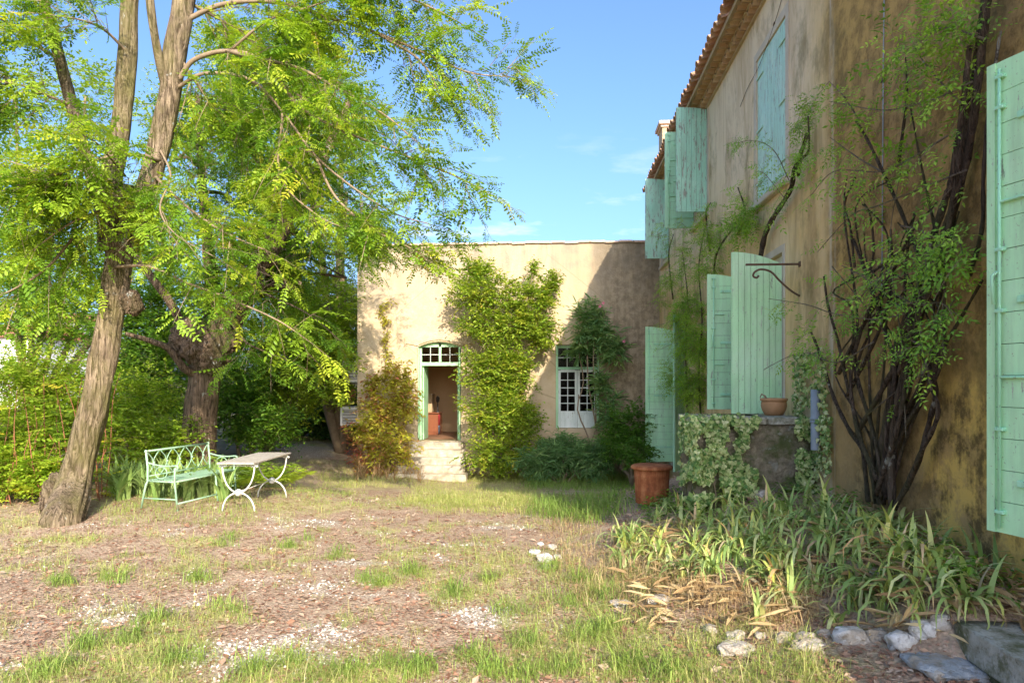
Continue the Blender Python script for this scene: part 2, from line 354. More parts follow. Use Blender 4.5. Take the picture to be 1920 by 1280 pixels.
def m_bark(name, a, b, moss, mossamt, sc_=1.):
    g = G(name); n = g.noise(1, 7, .7, g.map(g.pos, (21 * sc_, 21 * sc_, 2.4 * sc_)), 1.2); f = g.noise(30, 5, .7)
    c = g.mix(g.ramp(n, [(.40, 0.), (.56, 1.)]), a, b); c = g.mix(g.ramp(g.noise(2.4, 5, .6), [(.35, .45), (.6, 0.)]), c, a)
    c = g.mix(g.ramp(g.noise(1.6, 6, .7, g.map(g.pos, (1, 1, .5))), [(.50 - mossamt * .2, 0.), (.66, .75)]), c, moss)
    c = g.mix(g.ramp(g.noise(7, 5, .6, g.map(g.pos, (1, 1, .6), (4, 4, 4))), [(.64, 0.), (.69, .85)]), c, (.55, .54, .46))   # lichen
    return g.bsdf(c, .95, .15, normal=g.bump(g.op('ADD', n, g.op('MULTIPLY', f, .3)), 1., .10))
MT['bark'] = m_bark('robinia_bark', (.075, .05, .03), (.45, .335, .22), (.22, .20, .06), .25)
MT['bark2'] = m_bark('dark_ridged_bark', (.07, .048, .03), (.34, .23, .15), (.12, .11, .045), .1)
MT['twig'] = m_plain('twig_bark', (.20, .14, .085), (.30, .22, .14), 9, .9)
MT['redtwig'] = m_plain('red_brown_shoot', (.33, .12, .06), (.24, .10, .05), 9, .8)
MT['vinewood'] = m_bark('vine_wood', (.055, .04, .03), (.21, .15, .105), (.12, .12, .05), .05, 1.6)
MT['vinepale'] = m_bark('pale_vine_cane', (.20, .15, .11), (.34, .27, .21), (.2, .2, .09), .05, 1.6)

# ------------------------------------------------------------------ ground
def blobs(px, py, L):
    m = np.zeros_like(px)
    for cx, cy, rx, ry, a in L:
        m = np.maximum(m, a * np.exp(-(((px - cx) / rx) ** 2 + ((py - cy) / ry) ** 2)))
    return m
GRAVEL = [(700, 1230, 330, 45, 1), (900, 1170, 150, 30, .8), (480, 1090, 140, 18, .8), (560, 1035, 80, 14, .8), (850, 1010, 180, 20, .75), (900, 1060, 90, 18, .9),
          (40, 1230, 110, 40, .6), (520, 985, 70, 12, .7), (560, 848, 90, 16, 1.), (1130, 1110, 60, 20, .3), (1080, 925, 80, 16, .5), (420, 1180, 90, 14, .6), (1000, 985, 90, 10, .6)]
GRASS = [(1050, 1200, 200, 70, 1), (700, 1265, 230, 40, 1), (1130, 1110, 90, 35, .55), (250, 1215, 130, 45, .95), (60, 1260, 100, 40, .8), (850, 1110, 100, 16, .85), (700, 1090, 45, 14, .7),
         (420, 1150, 45, 16, .8), (130, 1090, 60, 14, .8), (210, 1080, 45, 12, .8), (140, 1010, 120, 18, .55), (880, 925, 120, 28, 1), (560, 945, 90, 25, .55), (700, 905, 100, 12, .8), (350, 1015, 90, 20, .55),
         (620, 870, 60, 12, .6), (960, 1060, 80, 20, .6), (700, 950, 40, 8, .5), (450, 1000, 60, 15, .6), (200, 1150, 30, 12, .7), (950, 1255, 400, 30, .9), (1080, 1150, 110, 40, .7), (640, 1040, 25, 8, .7)]
def ground_masks(x, y):
    z = gz(x, y); px, py = proj(x, y, z)
    gr = np.clip(blobs(px, py, GRAVEL) * .62 - 1.52 + 2.5 * fbm(x * 2.1, y * 2.1, 5) - .8 * sm(px, 1150, 1350), 0, 1)
    gr = np.maximum(gr, np.clip(1.3 * blobs(px, py, [(560, 846, 90, 16, 1.), (500, 866, 70, 12, .8), (600, 832, 45, 7, 1.)]) - .2, 0, 1))
    gs = np.clip(blobs(px, py, GRASS) * .85 - 1.12 + 1.5 * fbm(x * 1.3 + 31, y * 1.3 + 7, 3) + .95 * fbm(x * 4.5 + 3, y * 4.5 + 27, 2), 0, 1)
    return gr, gs
xs = np.concatenate([[-400, -200, -100, -60, -40, -30, -24, -20], np.arange(-17, -6, .25), np.arange(-6, 3.2, .07), np.arange(3.5, 10, .5), [14, 20, 30, 60, 120, 250, 400]])
ys = np.concatenate([[-200, -60, -20, -8, -3, 0, 1.5], np.arange(2.2, 11, .07), np.arange(11, 22, .2), [23, 24, 26, 28, 31, 35, 40, 50, 70, 100, 160, 260, 420, 700]])
XX, YY = np.meshgrid(xs, ys); gx, gy = XX.ravel(), YY.ravel(); gzv = gz(gx, gy)
nx, ny = len(xs), len(ys)
idx = np.arange(nx * ny).reshape(ny, nx)
quads = np.stack([idx[:-1, :-1], idx[:-1, 1:], idx[1:, 1:], idx[1:, :-1]], -1).reshape(-1, 4)
def np_mesh(name, V, Q, rnd=None, smooth=False):
    me = bpy.data.meshes.new(name); k = Q.shape[1]
    me.vertices.add(len(V)); me.vertices.foreach_set('co', np.ascontiguousarray(V, np.float32).ravel())
    me.loops.add(Q.size); me.loops.foreach_set('vertex_index', np.ascontiguousarray(Q, np.int32).ravel())
    me.polygons.add(len(Q)); me.polygons.foreach_set('loop_start', np.arange(len(Q), dtype=np.int32) * k)
    me.polygons.foreach_set('use_smooth', np.full(len(Q), smooth))
    if rnd is not None:
        for nm, v in (rnd.items() if isinstance(rnd, dict) else [('rnd', rnd)]):
            me.attributes.new(nm, 'FLOAT', 'POINT').data.foreach_set('value', np.ascontiguousarray(v, np.float32))
    me.update(calc_edges=True); return me
ga, gb = ground_masks(gx, gy)
_px, _py = proj(gx, gy, gzv)
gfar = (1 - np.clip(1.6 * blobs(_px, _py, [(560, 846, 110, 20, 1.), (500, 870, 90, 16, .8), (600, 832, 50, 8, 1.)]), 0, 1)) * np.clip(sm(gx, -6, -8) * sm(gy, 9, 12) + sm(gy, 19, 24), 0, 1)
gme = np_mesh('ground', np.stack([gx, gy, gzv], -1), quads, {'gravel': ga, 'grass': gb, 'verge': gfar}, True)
def m_ground():
    g = G('earth_litter_and_gravel')
    n = g.noise(9, 8, .75); n2 = g.noise(2.2, 6, .65); v = g.voro(38); vc = g.voro(34, out='Color')
    c = g.mix(g.ramp(n, [(.34, 0.), (.64, 1.)]), (.19, .12, .075), (.47, .34, .225))
    c = g.mix(g.ramp(n2, [(.4, 0.), (.66, .6)]), c, (.52, .40, .275))
    lc = g.mix(g.ramp(vc, [(.2, 0.), (.8, 1.)]), (.37, .17, .11), (.60, .43, .32))          # shredded leaf litter
    c = g.mix(g.ramp(v, [(.25, .6), (.5, 0.)]), c, lc)
    gv = g.ramp(g.op('ADD', g.attr('gravel'), g.op('MULTIPLY', g.op('SUBTRACT', n, .5), 1.1)), [(.25, 0.), (.55, 1.)])
    peb = g.mix(g.ramp(g.voro(52), [(.15, 0.), (.55, 1.)]), (.72, .66, .58), (.36, .28, .20))
    c = g.mix(g.op('MULTIPLY', gv, .85), c, peb)
    gs = g.ramp(g.op('ADD', g.attr('grass'), g.op('MULTIPLY', g.op('SUBTRACT', n, .5), .9)), [(.3, 0.), (.7, .6)])
    c = g.mix(gs, c, g.mix(g.ramp(n, [(.4, 0.), (.6, 1.)]), (.32, .28, .10), (.52, .44, .22)))
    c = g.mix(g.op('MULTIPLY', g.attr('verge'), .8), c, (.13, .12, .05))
    return g.bsdf(c, .95, .12, normal=g.bump(g.op('ADD', n, g.op('MULTIPLY', v, -.6)), .8, .03))
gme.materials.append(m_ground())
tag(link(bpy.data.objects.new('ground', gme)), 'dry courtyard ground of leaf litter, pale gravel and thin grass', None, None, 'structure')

# ------------------------------------------------------------------ walls with openings
def wall_faces(mb, O, U, N, us, vs, holes, depth, skip_bottom=False):
    """rectangle in (U, Z) with rectangular holes; N points out of the wall; the holes get reveals of the given depth"""
    ub = sorted(set(us) | {h[i] for h in holes for i in (0, 1)}); vb = sorted(set(vs) | {h[i] for h in holes for i in (2, 3)})
    O, U, N = Vector(O), Vector(U), Vector(N); pt = lambda u, v, d=0: O + U * u + Vector((0, 0, v)) - N * d
    for i in range(len(ub) - 1):
        for j in range(len(vb) - 1):
            cu, cv = (ub[i] + ub[i + 1]) / 2, (vb[j] + vb[j + 1]) / 2
            if any(h[0] < cu < h[1] and h[2] < cv < h[3] for h in holes): continue
            mb.add([pt(ub[i], vb[j]), pt(ub[i + 1], vb[j]), pt(ub[i + 1], vb[j + 1]), pt(ub[i], vb[j + 1])], [(0, 1, 2, 3)])
    for u0, u1, v0, v1 in holes:
        for a, b in (((u0, v0), (u1, v0)), ((u1, v0), (u1, v1)), ((u1, v1), (u0, v1)), ((u0, v1), (u0, v0))):
            mb.add([pt(*a), pt(*b), pt(*b, depth), pt(*a, depth)], [(0, 1, 2, 3)])
def raw(mb, name, mat, parent):        # build without normal recalculation (open sheets)
    me = bpy.data.meshes.new(name); me.from_pydata(mb.v, [], mb.f); me.materials.append(mat); me.update()
    return link(bpy.data.objects.new(name, me), parent)
def YW(px): return float(wallp(px, 700)[1])
def ZW(px, py): return float(wallp(px, py)[2])

# ================================================================== the house on the right
house = thing('house', 'long ochre rendered house with mint green shutters and a tiled eave', 'house', (XW + 4, 10, 0))
Y0, Y1 = 1.9, 19.0
H_EAVE = 7.12
md = (YW(1468), YW(1412), 1.58, 3.52)          # middle door (behind the landing)
fd = (YW(1283), YW(1264), 0.05, 3.25)          # far door
u1 = (YW(1474), YW(1419), 4.38, 6.34)          # closed upper window
u2 = (12.75, 13.98, 5.06, 6.98)
u3 = (17.15, 18.3, 5.0, 6.98)
nd = (2.25, 3.50, 1.10, 3.70)                  # near door (mostly outside the frame)
mb = MB()
wall_faces(mb, (XW, 0, 0), (0, 1, 0), (-1, 0, 0), [Y0, Y1], [-1.2, H_EAVE], [md, fd, u1, u2, u3, nd], .28)
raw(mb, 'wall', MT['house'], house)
mb = MB()                                      # the other sides, so that the house is a closed body
XB = 10.5
mb.add([(XW, Y0, -1.2), (XB, Y0, -1.2), (XB, Y0, H_EAVE), (XW, Y0, H_EAVE)], [(0, 1, 2, 3)])
mb.add([(XW, Y1, -1.2), (XB, Y1, -1.2), (XB, Y1, H_EAVE), (XW, Y1, H_EAVE)], [(0, 1, 2, 3)])
mb.add([(XB, Y0, -1.2), (XB, Y1, -1.2), (XB, Y1, H_EAVE), (XB, Y0, H_EAVE)], [(0, 1, 2, 3)])
xm = (XW + XB) / 2; zr = H_EAVE + 1.35
for y in (Y0, Y1): mb.add([(XW, y, H_EAVE), (XB, y, H_EAVE), (xm, y, zr)], [(0, 1, 2)])
raw(mb, 'gable_wall', MT['house'], house)
mb = MB()
mb.add([(XW + .6, Y0 + .1, -.5), (XW + .6, Y1 - .1, -.5), (XW + .6, Y1 - .1, H_EAVE), (XW + .6, Y0 + .1, H_EAVE)], [(0, 1, 2, 3)])
raw(mb, 'inner_partition', MT['dark'], house)
mb = MB()
mb.box((XW + 1.6, -5.0, .6), (3.2, 13.7, 3.5)); mb.build('added_shade_wall', MT['house'], house)   # unseen garden wall, added to shade the near right ground
# roof slab with eave overhang
rf = MB(); ov = .30; sl = 1.35 / (xm - XW)
for s in (0,):
    e0 = (XW - ov, H_EAVE + .17 - ov * sl); r0 = (xm, zr + .17); e1 = (XB + ov, H_EAVE + .17 - ov * sl)
    poly = [e0, r0, e1, (e1[0], e1[1] - .07), (xm, zr + .1), (e0[0], e0[1] - .07)]
    n = len(poly); vs = [(x, Y0 - .25, z) for x, z in poly] + [(x, Y1 + .12, z) for x, z in poly]
    rf.add(vs, [tuple(range(n)), tuple(range(2 * n - 1, n - 1, -1))] + [(i, i + n, (i + 1) % n + n, (i + 1) % n) for i in range(n)])
roof = rf.build('roof', MT['mortar'], house)
# canal tiles: one mesh shared by all
def tile_mesh(name, r0, r1, L, th, mat, n=8):
    m = MB(); vs = []
    for x, r in ((0, r0), (L, r1)):
        for rr in (r, r - th):
            for k in range(n + 1):
                a = math.pi * k / n; vs.append((x, rr * math.cos(a), rr * math.sin(a)))
    q = n + 1; fs = []
    for k in range(n):
        fs += [(k, k + 1, 2 * q + k + 1, 2 * q + k), (q + k, 3 * q + k, 3 * q + k + 1, q + k + 1), (k, q + k, q + k + 1, k + 1), (2 * q + k, 2 * q + k + 1, 3 * q + k + 1, 3 * q + k)]
    fs += [(0, 2 * q, 3 * q, q), (n, q + n, 3 * q + n, 2 * q + n)]
    me = bpy.data.meshes.new(name); me.from_pydata(vs, [], fs); me.materials.append(mat); me.update(); return me
t_eave = tile_mesh('roof_tile', .10, .082, .46, .016, MT['tile']); t_gen = tile_mesh('genoise_tile', .092, .092, .34, .016, MT['genoise'])
sp = .213; ty = Y0 + .1
while ty < Y1 + .05:
    j = random.uniform
    M = Matrix.Translation((XW - ov - .10 + j(-.025, .025), ty + j(-.012, .012), H_EAVE + .165 - ov * sl + j(-.008, .014))) @ Matrix.Rotation(-math.atan(sl) + j(-.03, .03), 4, 'Y') @ Matrix.Rotation(j(-.05, .05), 4, 'Z')
    link(bpy.data.objects.new('roof_tile', t_eave), roof, M)
    for row, (ox, oz) in enumerate(((.13, -.13), (.25, -.02))):
        M = Matrix.Translation((XW - ox + j(-.006, .006), ty + sp * .5 * (row % 2) + j(-.008, .008), H_EAVE + oz - .02))
        link(bpy.data.objects.new('genoise_tile', t_gen), roof, M)
    ty += sp
mb = MB()
mb.box((XW + .02, (Y0 + Y1) / 2, H_EAVE - .155), (.12, Y1 - Y0, .03)); mb.box((XW - .05, (Y0 + Y1) / 2, H_EAVE - .035), (.16, Y1 - Y0, .03)); mb.box((XW - .09, (Y0 + Y1) / 2, H_EAVE + .075), (.22, Y1 - Y0, .025))
mb.build('eave_moulding', MT['mortar'], house)
# chimney
ch = MB(); cc = farp(1247, 300, 18.55); ch.box((cc[0] + .18, 18.5, 7.95), (.62, .62, 1.5)); cho = ch.build('chimney', MT['mortar'], house, bevel=.01)
ch = MB(); ch.box((cc[0] + .18, 18.5, 8.74), (.80, .80, .09)); ch.box((cc[0] + .18, 18.5, 8.66), (.70, .70, .06)); ch.build('chimney_cap', MT['coping'], cho, bevel=.01)

def shutter(name_mat, hinge, ang, w, z0, z1, arch=0., free_hi=True, front='v', back='h', parent=house, nv=6, hb=.175, hardware=True, th=.044, label=None, rod=True, mat_core=None):
    """a shutter leaf: local x from the hinge (0) to the free edge (w), local -y is the face that looks out when closed;
    ang is the angle of local x in the ground plane. Boards on both faces are pieces of their own."""
    mat = MT[name_mat]; M = Matrix.Translation((hinge[0], hinge[1], 0)) @ Matrix.Rotation(ang, 4, 'Z')
    top = lambda x: z1 - arch * (1 - (x / w)) ** 2
    c = MB(); N = 8
    c.prism([(0.006, z0 + .006), (w - .006, z0 + .006)] + [(w - .006 - (w - .012) * k / N, top(w - .006 - (w - .012) * k / N) - .006) for k in range(N + 1)], -th * .22, th * .22, M)
    core = c.build('shutter', MT['core'] if mat_core is None else mat_core, parent)
    if label: core['label'] = label
    for style, (ya, yb) in ((front, (-th / 2, -th * .225)), (back, (th * .225, th / 2))):
        if style == 'v':
            xs_ = np.linspace(0, w, nv + 1)
            for a, b in zip(xs_[:-1], xs_[1:]):
                a += .0025; b -= .0025; d = random.uniform(-.0015, .0015)
                m = MB(); m.prism([(a, z0), (b, z0), (b, top(b)), ((a + b) / 2, top((a + b) / 2)), (a, top(a))], ya + d, yb + d, M); m.build('board', mat, core)
        elif style == 'h':
            k = max(2, round((z1 - z0) / hb)); zs_ = np.linspace(z0, z1, k + 1)
            for i in range(k):
                a, b = zs_[i] + .002, zs_[i + 1] - .002; d = random.uniform(-.0015, .0015); m = MB()
                if top(0) < zs_[i] + .03 and i < k - 1: b = b
                pts = [(.0, min(a, top(0))), (w, a)] + [(w - w * q / 6, min(b, top(w - w * q / 6))) for q in range(7)]
                pts = [p for n_, p in enumerate(pts) if n_ == 0 or (abs(p[0] - pts[n_ - 1][0]) + abs(p[1] - pts[n_ - 1][1])) > 1e-4]
                if top(0) <= a + .004:
                    x_ = [w * q / 12 for q in range(13) if top(w * q / 12) > a + .004]
                    if len(x_) < 2: continue
                    pts = [(x_[0], a), (w, a)] + [(x, min(b, top(x))) for x in reversed(x_)]
                m.prism(pts, ya + d, yb + d, M); m.build('board', mat, core)
            s = MB(); s.prism([(w - .05, z0 + .001), (w + .001, z0 + .001), (w + .001, z1 - .001), (w - .05, top(w - .05) - .001)], yb - .0005, yb + .010, M); s.build('edge_stile', mat, core)
        elif style == 'p':                      # framed panels
            for a, b in ((0, .085), (w - .085, w)):
                m = MB(); m.prism([(a, z0), (b, z0), (b, top(b)), (a, top(a))], ya - .006, yb, M); m.build('stile', mat, core)
            H = z1 - z0
            for fz in (0, .42, .86):
                m = MB(); m.prism([(.086, z0 + fz * H), (w - .086, z0 + fz * H), (w - .086, z0 + fz * H + .085), (.086, z0 + fz * H + .085)], ya - .005, yb, M); m.build('rail', mat, core)
            for fa, fb in ((0, .42), (.42, .86)):
                m = MB(); m.prism([(.088, z0 + fa * H + .087), (w - .088, z0 + fa * H + .087), (w - .088, z0 + fb * H - .002), (.088, z0 + fb * H - .002)], ya + .003, yb, M); m.build('panel', mat, core)
            m = MB(); m.prism([(.088, z0 + .86 * H + .087), (w - .088, z0 + .86 * H + .087), (w - .088, top(w - .088)), (.088, top(.088))], ya + .003, yb, M); m.build('panel', mat, core)
    if hardware and back == 'h':
        s = MB(); xr = w - .085; y_ = th / 2 + .018
        s.tube([M @ Vector((xr, y_, z0 + .03)), M @ Vector((xr, y_, z1 - .05))], .0085, 8); 
        if rod: s.build('bolt_rod', MT['green_iron'], core, True)
        if rod:
            for fz in (.045, .22, .47, .60, .9, .965):
                b = MB(); b.box((xr, th / 2 + .012, z0 + (z1 - z0) * fz), (.055, .03, .022), M); b.build('rod_guide', MT['green_iron'], core, bevel=.004)
            b = MB(); hz = z0 + (z1 - z0) * .545
            b.tube([M @ Vector((xr, y_ + .012, hz + .02)), M @ Vector((xr + .02, y_ + .03, hz)), M @ Vector((xr + .012, y_ + .028, hz - .16))], .009, 7); b.build('bolt_handle', MT['green_iron'], core, True)
        for fz in (.11, .49, .87):
            b = MB(); b.box((w * .36, th / 2 + .010, z0 + (z1 - z0) * fz), (w * .70, .011, .038), M); b.build('strap_hinge', MT['green_iron'], core, bevel=.004)
            for q in range(3):
                v = MB(); v.box((w * (.22 + .2 * q), th / 2 + .019, z0 + (z1 - z0) * fz), (.014, .010, .014), M); v.build('rivet', MT['green_iron'], core)
        for fz in (.33, .70):
            b = MB(); b.box((w - .16, th / 2 + .014, z0 + (z1 - z0) * fz), (.14, .022, .014), M); b.build('slide_bolt', MT['green_iron'], core, bevel=.004)
    return core
PI = math.pi
# leaves that stand straight out from the wall (local x along -X): near leaf shows its outer face, far leaf its inner face
def leaf_near(m, y, w, z0, z1, arch, ang=PI, **k):
    # hinge on the near jamb, opened ninety degrees: the outer face (-y) must look at the camera (-Y)
    M = shutter(m, (XW - .01, y), ang, w, z0, z1, arch, **k); return M
# with local x along -X, local y points to -Y (towards the camera): so the face seen is +y = 'back' slot; swap the styles
shutter('mint', (XW - .02, md[0]), PI + R(3), .60, md[2] - .02, md[3], .15, front='h', back='v', nv=8, hardware=False, label='near leaf of vertical boards standing open beside the landing')
shutter('mint', (XW - .02, md[1]), PI - R(2), .61, md[2] - .02, md[3] - .06, .14, front='v', back='h', label='far leaf of horizontal boards standing open behind the landing')
shutter('mint', (XW - .02, fd[1]), PI + R(2), .66, fd[2], fd[3], .10, front='v', back='h', label='tall leaf of horizontal boards standing open behind the rusty drum')
shutter('mint_far', (XW - .02, fd[0]), PI + R(62), .62, fd[2], fd[3] + .1, .10, front='h', back='v', nv=6, hardware=False, label='leaf folded back under the climbing plant')
shutter('peel', (XW - .02, u2[0]), PI + R(2), .55, 5.06, 6.98, .05, front='h', back='v', nv=6, hardware=False, label='peeling leaf of vertical boards at the middle upper window')
shutter('mint_far', (XW - .02, u2[1]), PI, .57, 5.04, 6.98, .05, front='v', back='h', label='leaf of horizontal boards at the middle upper window')
shutter('peel', (XW - .02, u3[0]), PI, .57, 5.0, 6.98, .05, front='h', back='p', hardware=False, label='flaking panelled leaf at the far upper window', mat_core=MT['peel'])
shutter('mint', (XW - .045, nd[1]), R(90 + 17), .63, nd[2], nd[3] + .05, .06, front='v', back='h', label='big leaf of horizontal boards folded back beside the frame edge', hb=.178)
for (u0, uu, z0, z1), n_ in ((u1, 0),):        # closed pair in the nearest upper window
    mid_ = (u0 + uu) / 2
    shutter('peel2', (XW + .03, u0 + .012), R(90), mid_ - u0 - .016, z0 + .01, z1 - .01, 0, front='h', back='v', nv=4, hardware=False, label='right half of the closed weathered pair')
    shutter('peel2', (XW + .03, mid_ + .004), R(90), uu - mid_ - .016, z0 + .01, z1 - .01, 0, front='h', back='v', nv=4, hardware=False, label='left half of the closed weathered pair')
    for fz in (.13, .5, .87):
        b = MB(); b.box((XW - .004, uu - .14, z0 + (z1 - z0) * fz), (.012, .26, .03)); b.build('strap_hinge', MT['peel2'], house, bevel=.003)
        b = MB(); b.box((XW - .004, u0 + .14, z0 + (z1 - z0) * fz), (.012, .26, .03)); b.build('strap_hinge', MT['peel2'], house, bevel=.003)
# painted surrounds and sills
def surround(h, wd, mat, pr=.012, sill=True):
    y0, y1, z0, z1 = h
    for c_, d_ in (((XW - pr / 2, y0 - wd / 2, (z0 + z1) / 2), (pr, wd, z1 - z0)), ((XW - pr / 2, y1 + wd / 2, (z0 + z1) / 2), (pr, wd, z1 - z0)), ((XW - pr / 2, (y0 + y1) / 2, z1 + wd / 2), (pr, y1 - y0 + 2 * wd, wd))):
        m = MB(); m.box(c_, d_); m.build('window_surround', mat, house, bevel=.003)
    if sill:
        m = MB(); m.box((XW - .03, (y0 + y1) / 2, z0 - .05), (.10, y1 - y0 + 2 * wd + .06, .09)); m.build('window_sill', mat, house, bevel=.012)
surround(u1, .11, MT['lime']); surround(u2, .10, MT['lime']); surround(u3, .10, MT['lime']); surround(md, .09, MT['lime'], sill=False); surround(fd, .09, MT['lime'], sill=False); surround(nd, .09, MT['lime'], sill=False)
# glazed doors and casements set back in the openings
def casement(h, cols, rows, dx, mat, leaves=2, parent=house, transom=None):
    y0, y1, z0, z1 = h; X = XW + dx
    f = MB(); fr = f.box((X, (y0 + y1) / 2, z1 - .03), (.06, y1 - y0 - .01, .06)).build('window', mat, parent, bevel=.004)
    def bar(c, d, nm='frame'): MB().box(c, d).build(nm, mat, fr, bevel=.003)
    lw = (y1 - y0) / leaves
    for l in range(leaves):
        a = y0 + l * lw; b = a + lw; zt = z1 - .061; zb = z0 + .002
        bar((X, a + .035, (zt + zb) / 2), (.05, .06, zt - zb)); bar((X, b - .035, (zt + zb) / 2), (.05, .06, zt - zb))
        bar((X, (a + b) / 2, zb + .06), (.048, lw - .131, .12)); bar((X, (a + b) / 2, zt - .03), (.048, lw - .131, .06))
        ya, yb = a + .066, b - .066; za, zc = zb + .121, zt - .061
        for c in range(1, cols): bar((X, ya + (yb - ya) * c / cols, (za + zc) / 2), (.03, .022, zc - za), 'glazing_bar')
        for r_ in range(1, rows): bar((X - .003, (ya + yb) / 2, za + (zc - za) * r_ / rows), (.03, yb - ya, .022), 'glazing_bar')
        for c in range(cols):
            for r_ in range(rows):
                m = MB(); m.box((X + .012, ya + (yb - ya) * (c + .5) / cols, za + (zc - za) * (r_ + .5) / rows), (.004, (yb - ya) / cols - .004, (zc - za) / rows - .004)); m.build('pane', MT['glass'], fr)
casement(md, 2, 6, .10, MT['white_paint']); casement(fd, 2, 7, .14, MT['white_paint']); casement(u2, 2, 4, .14, MT['white_paint']); casement(u3, 2, 4, .14, MT['white_paint']); casement(nd, 2, 6, .14, MT['white_paint'])
for h in (md, fd, nd):
    m = MB(); m.box((XW - .03, (h[0] + h[1]) / 2, h[2] - .045), (.18, h[1] - h[0] + .14, .07)); m.build('threshold', MT['stone'], house, bevel=.008)

# ================================================================== the annex across the end of the courtyard
annex = thing('annex_building', 'flat fronted sunlit stucco annex with a tiled parapet and open door', 'building', (-1.4, YF + 3, -.6))
AX0, AX1 = float(farp(670, 700)[0]), XW - .004
ZT = float(farp(900, 459)[2])
dl, dr = float(farp(783, 700)[0]), float(farp(864, 700)[0])
dz0, dz1 = float(farp(825, 826)[2]), float(farp(825, 640)[2])
wl, wr = float(farp(1042, 700)[0]), float(farp(1124, 700)[0]); wz0, wz1 = float(farp(1080, 803)[2]), float(farp(1080, 646)[2])
door_h = (dl, dr, dz0, dz1); win_h = (wl, wr, wz0, wz1)
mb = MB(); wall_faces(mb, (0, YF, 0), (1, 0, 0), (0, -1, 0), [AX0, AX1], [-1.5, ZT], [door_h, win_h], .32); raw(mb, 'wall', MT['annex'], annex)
mb = MB(); YB = YF + 7
mb.add([(AX0, YF, -1.5), (AX0, YB, -1.5), (AX0, YB, ZT), (AX0, YF, ZT)], [(0, 1, 2, 3)])
mb.add([(AX0, YB, -1.5), (AX1, YB, -1.5), (AX1, YB, ZT), (AX0, YB, ZT)], [(0, 1, 2, 3)])
mb.add([(AX1, YF, -1.5), (AX1, YB, -1.5), (AX1, YB, ZT), (AX1, YF, ZT)], [(0, 1, 2, 3)])
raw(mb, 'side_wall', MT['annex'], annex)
mb = MB(); mb.box(((AX0 + AX1) / 2, (YF + YB) / 2, ZT - .35), (AX1 - AX0 - .02, YB - YF - .02, .1)); mb.build('flat_roof', MT['mortar'], annex)
# coping: one tile after the other
k = 23; tw = (AX1 - AX0 + .04) / k
for i in range(k):
    if AX0 + tw * (i + 1) > XW - .01 + tw: break
    m = MB(); j = random.uniform(-.012, .012); xx = AX0 - .04 + tw * (i + .5)
    m.box((xx, YF + .12, ZT + .03 + j), (tw - .008, .36, .055), Matrix.Translation((xx, YF, ZT)) @ Matrix.Rotation(R(-4) + random.uniform(-.03, .03), 4, 'X') @ Matrix.Rotation(random.uniform(-.02, .02), 4, 'Y') @ Matrix.Translation((-xx, -YF, -ZT)))
    m.build('coping_tile', MT['coping'], annex, bevel=.006)
# room behind the open door
rm = MB(); ra, rb, rc = dl - .55, dr + .25, YF + 3.4
rm.add([(ra, rc, dz0), (rb, rc, dz0), (rb, rc, dz1 + .4), (ra, rc, dz1 + .4)], [(0, 1, 2, 3)])
rm.add([(ra, YF + .33, dz0), (ra, rc, dz0), (ra, rc, dz1 + .4), (ra, YF + .33, dz1 + .4)], [(0, 1, 2, 3)])
rm.add([(rb, YF + .33, dz0), (rb, rc, dz0), (rb, rc, dz1 + .4), (rb, YF + .33, dz1 + .4)], [(0, 1, 2, 3)])
rm.add([(ra, YF + .33, dz1 + .4), (rb, YF + .33, dz1 + .4), (rb, rc, dz1 + .4), (ra, rc, dz1 + .4)], [(0, 1, 2, 3)])
raw(rm, 'room_wall', MT['soot'], annex)
rm = MB(); rm.add([(ra, YF + .31, dz0 + .002), (rb, YF + .31, dz0 + .002), (rb, rc, dz0 + .002), (ra, rc, dz0 + .002)], [(0, 1, 2, 3)]); raw(rm, 'room_floor', MT['floor'], annex)
rm = MB(); rm.box(((wl + wr) / 2, YF + 1.6, (wz0 + wz1) / 2), (1.6, 2.4, 3.0)); rm.f = [f for i, f in enumerate(rm.f) if i != 2]; raw(rm, 'back_room', MT['dark'], annex)
# raised arch label and spandrel over the door
def arc(x0, x1, zs, rise, n=14): return [(x0 + (x1 - x0) * i / n, zs + rise * (1 - (2 * i / n - 1) ** 2)) for i in range(n + 1)]
I4 = Matrix.Identity(4)
sp_ = dz1 - .16
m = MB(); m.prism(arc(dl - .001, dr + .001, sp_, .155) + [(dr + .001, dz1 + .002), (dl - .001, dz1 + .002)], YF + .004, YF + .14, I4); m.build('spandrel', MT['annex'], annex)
ol = float(farp(762, 700)[0]); orr = dr + (dl - ol)
zo = float(farp(800, 644)[2])
m = MB(); m.prism(arc(ol, orr, zo, .30) + list(reversed(arc(dl, dr, dz1 - .12, .16))), YF - .028, YF + .002, I4); m.build('door_label_moulding', MT['annex'], annex, bevel=.004)
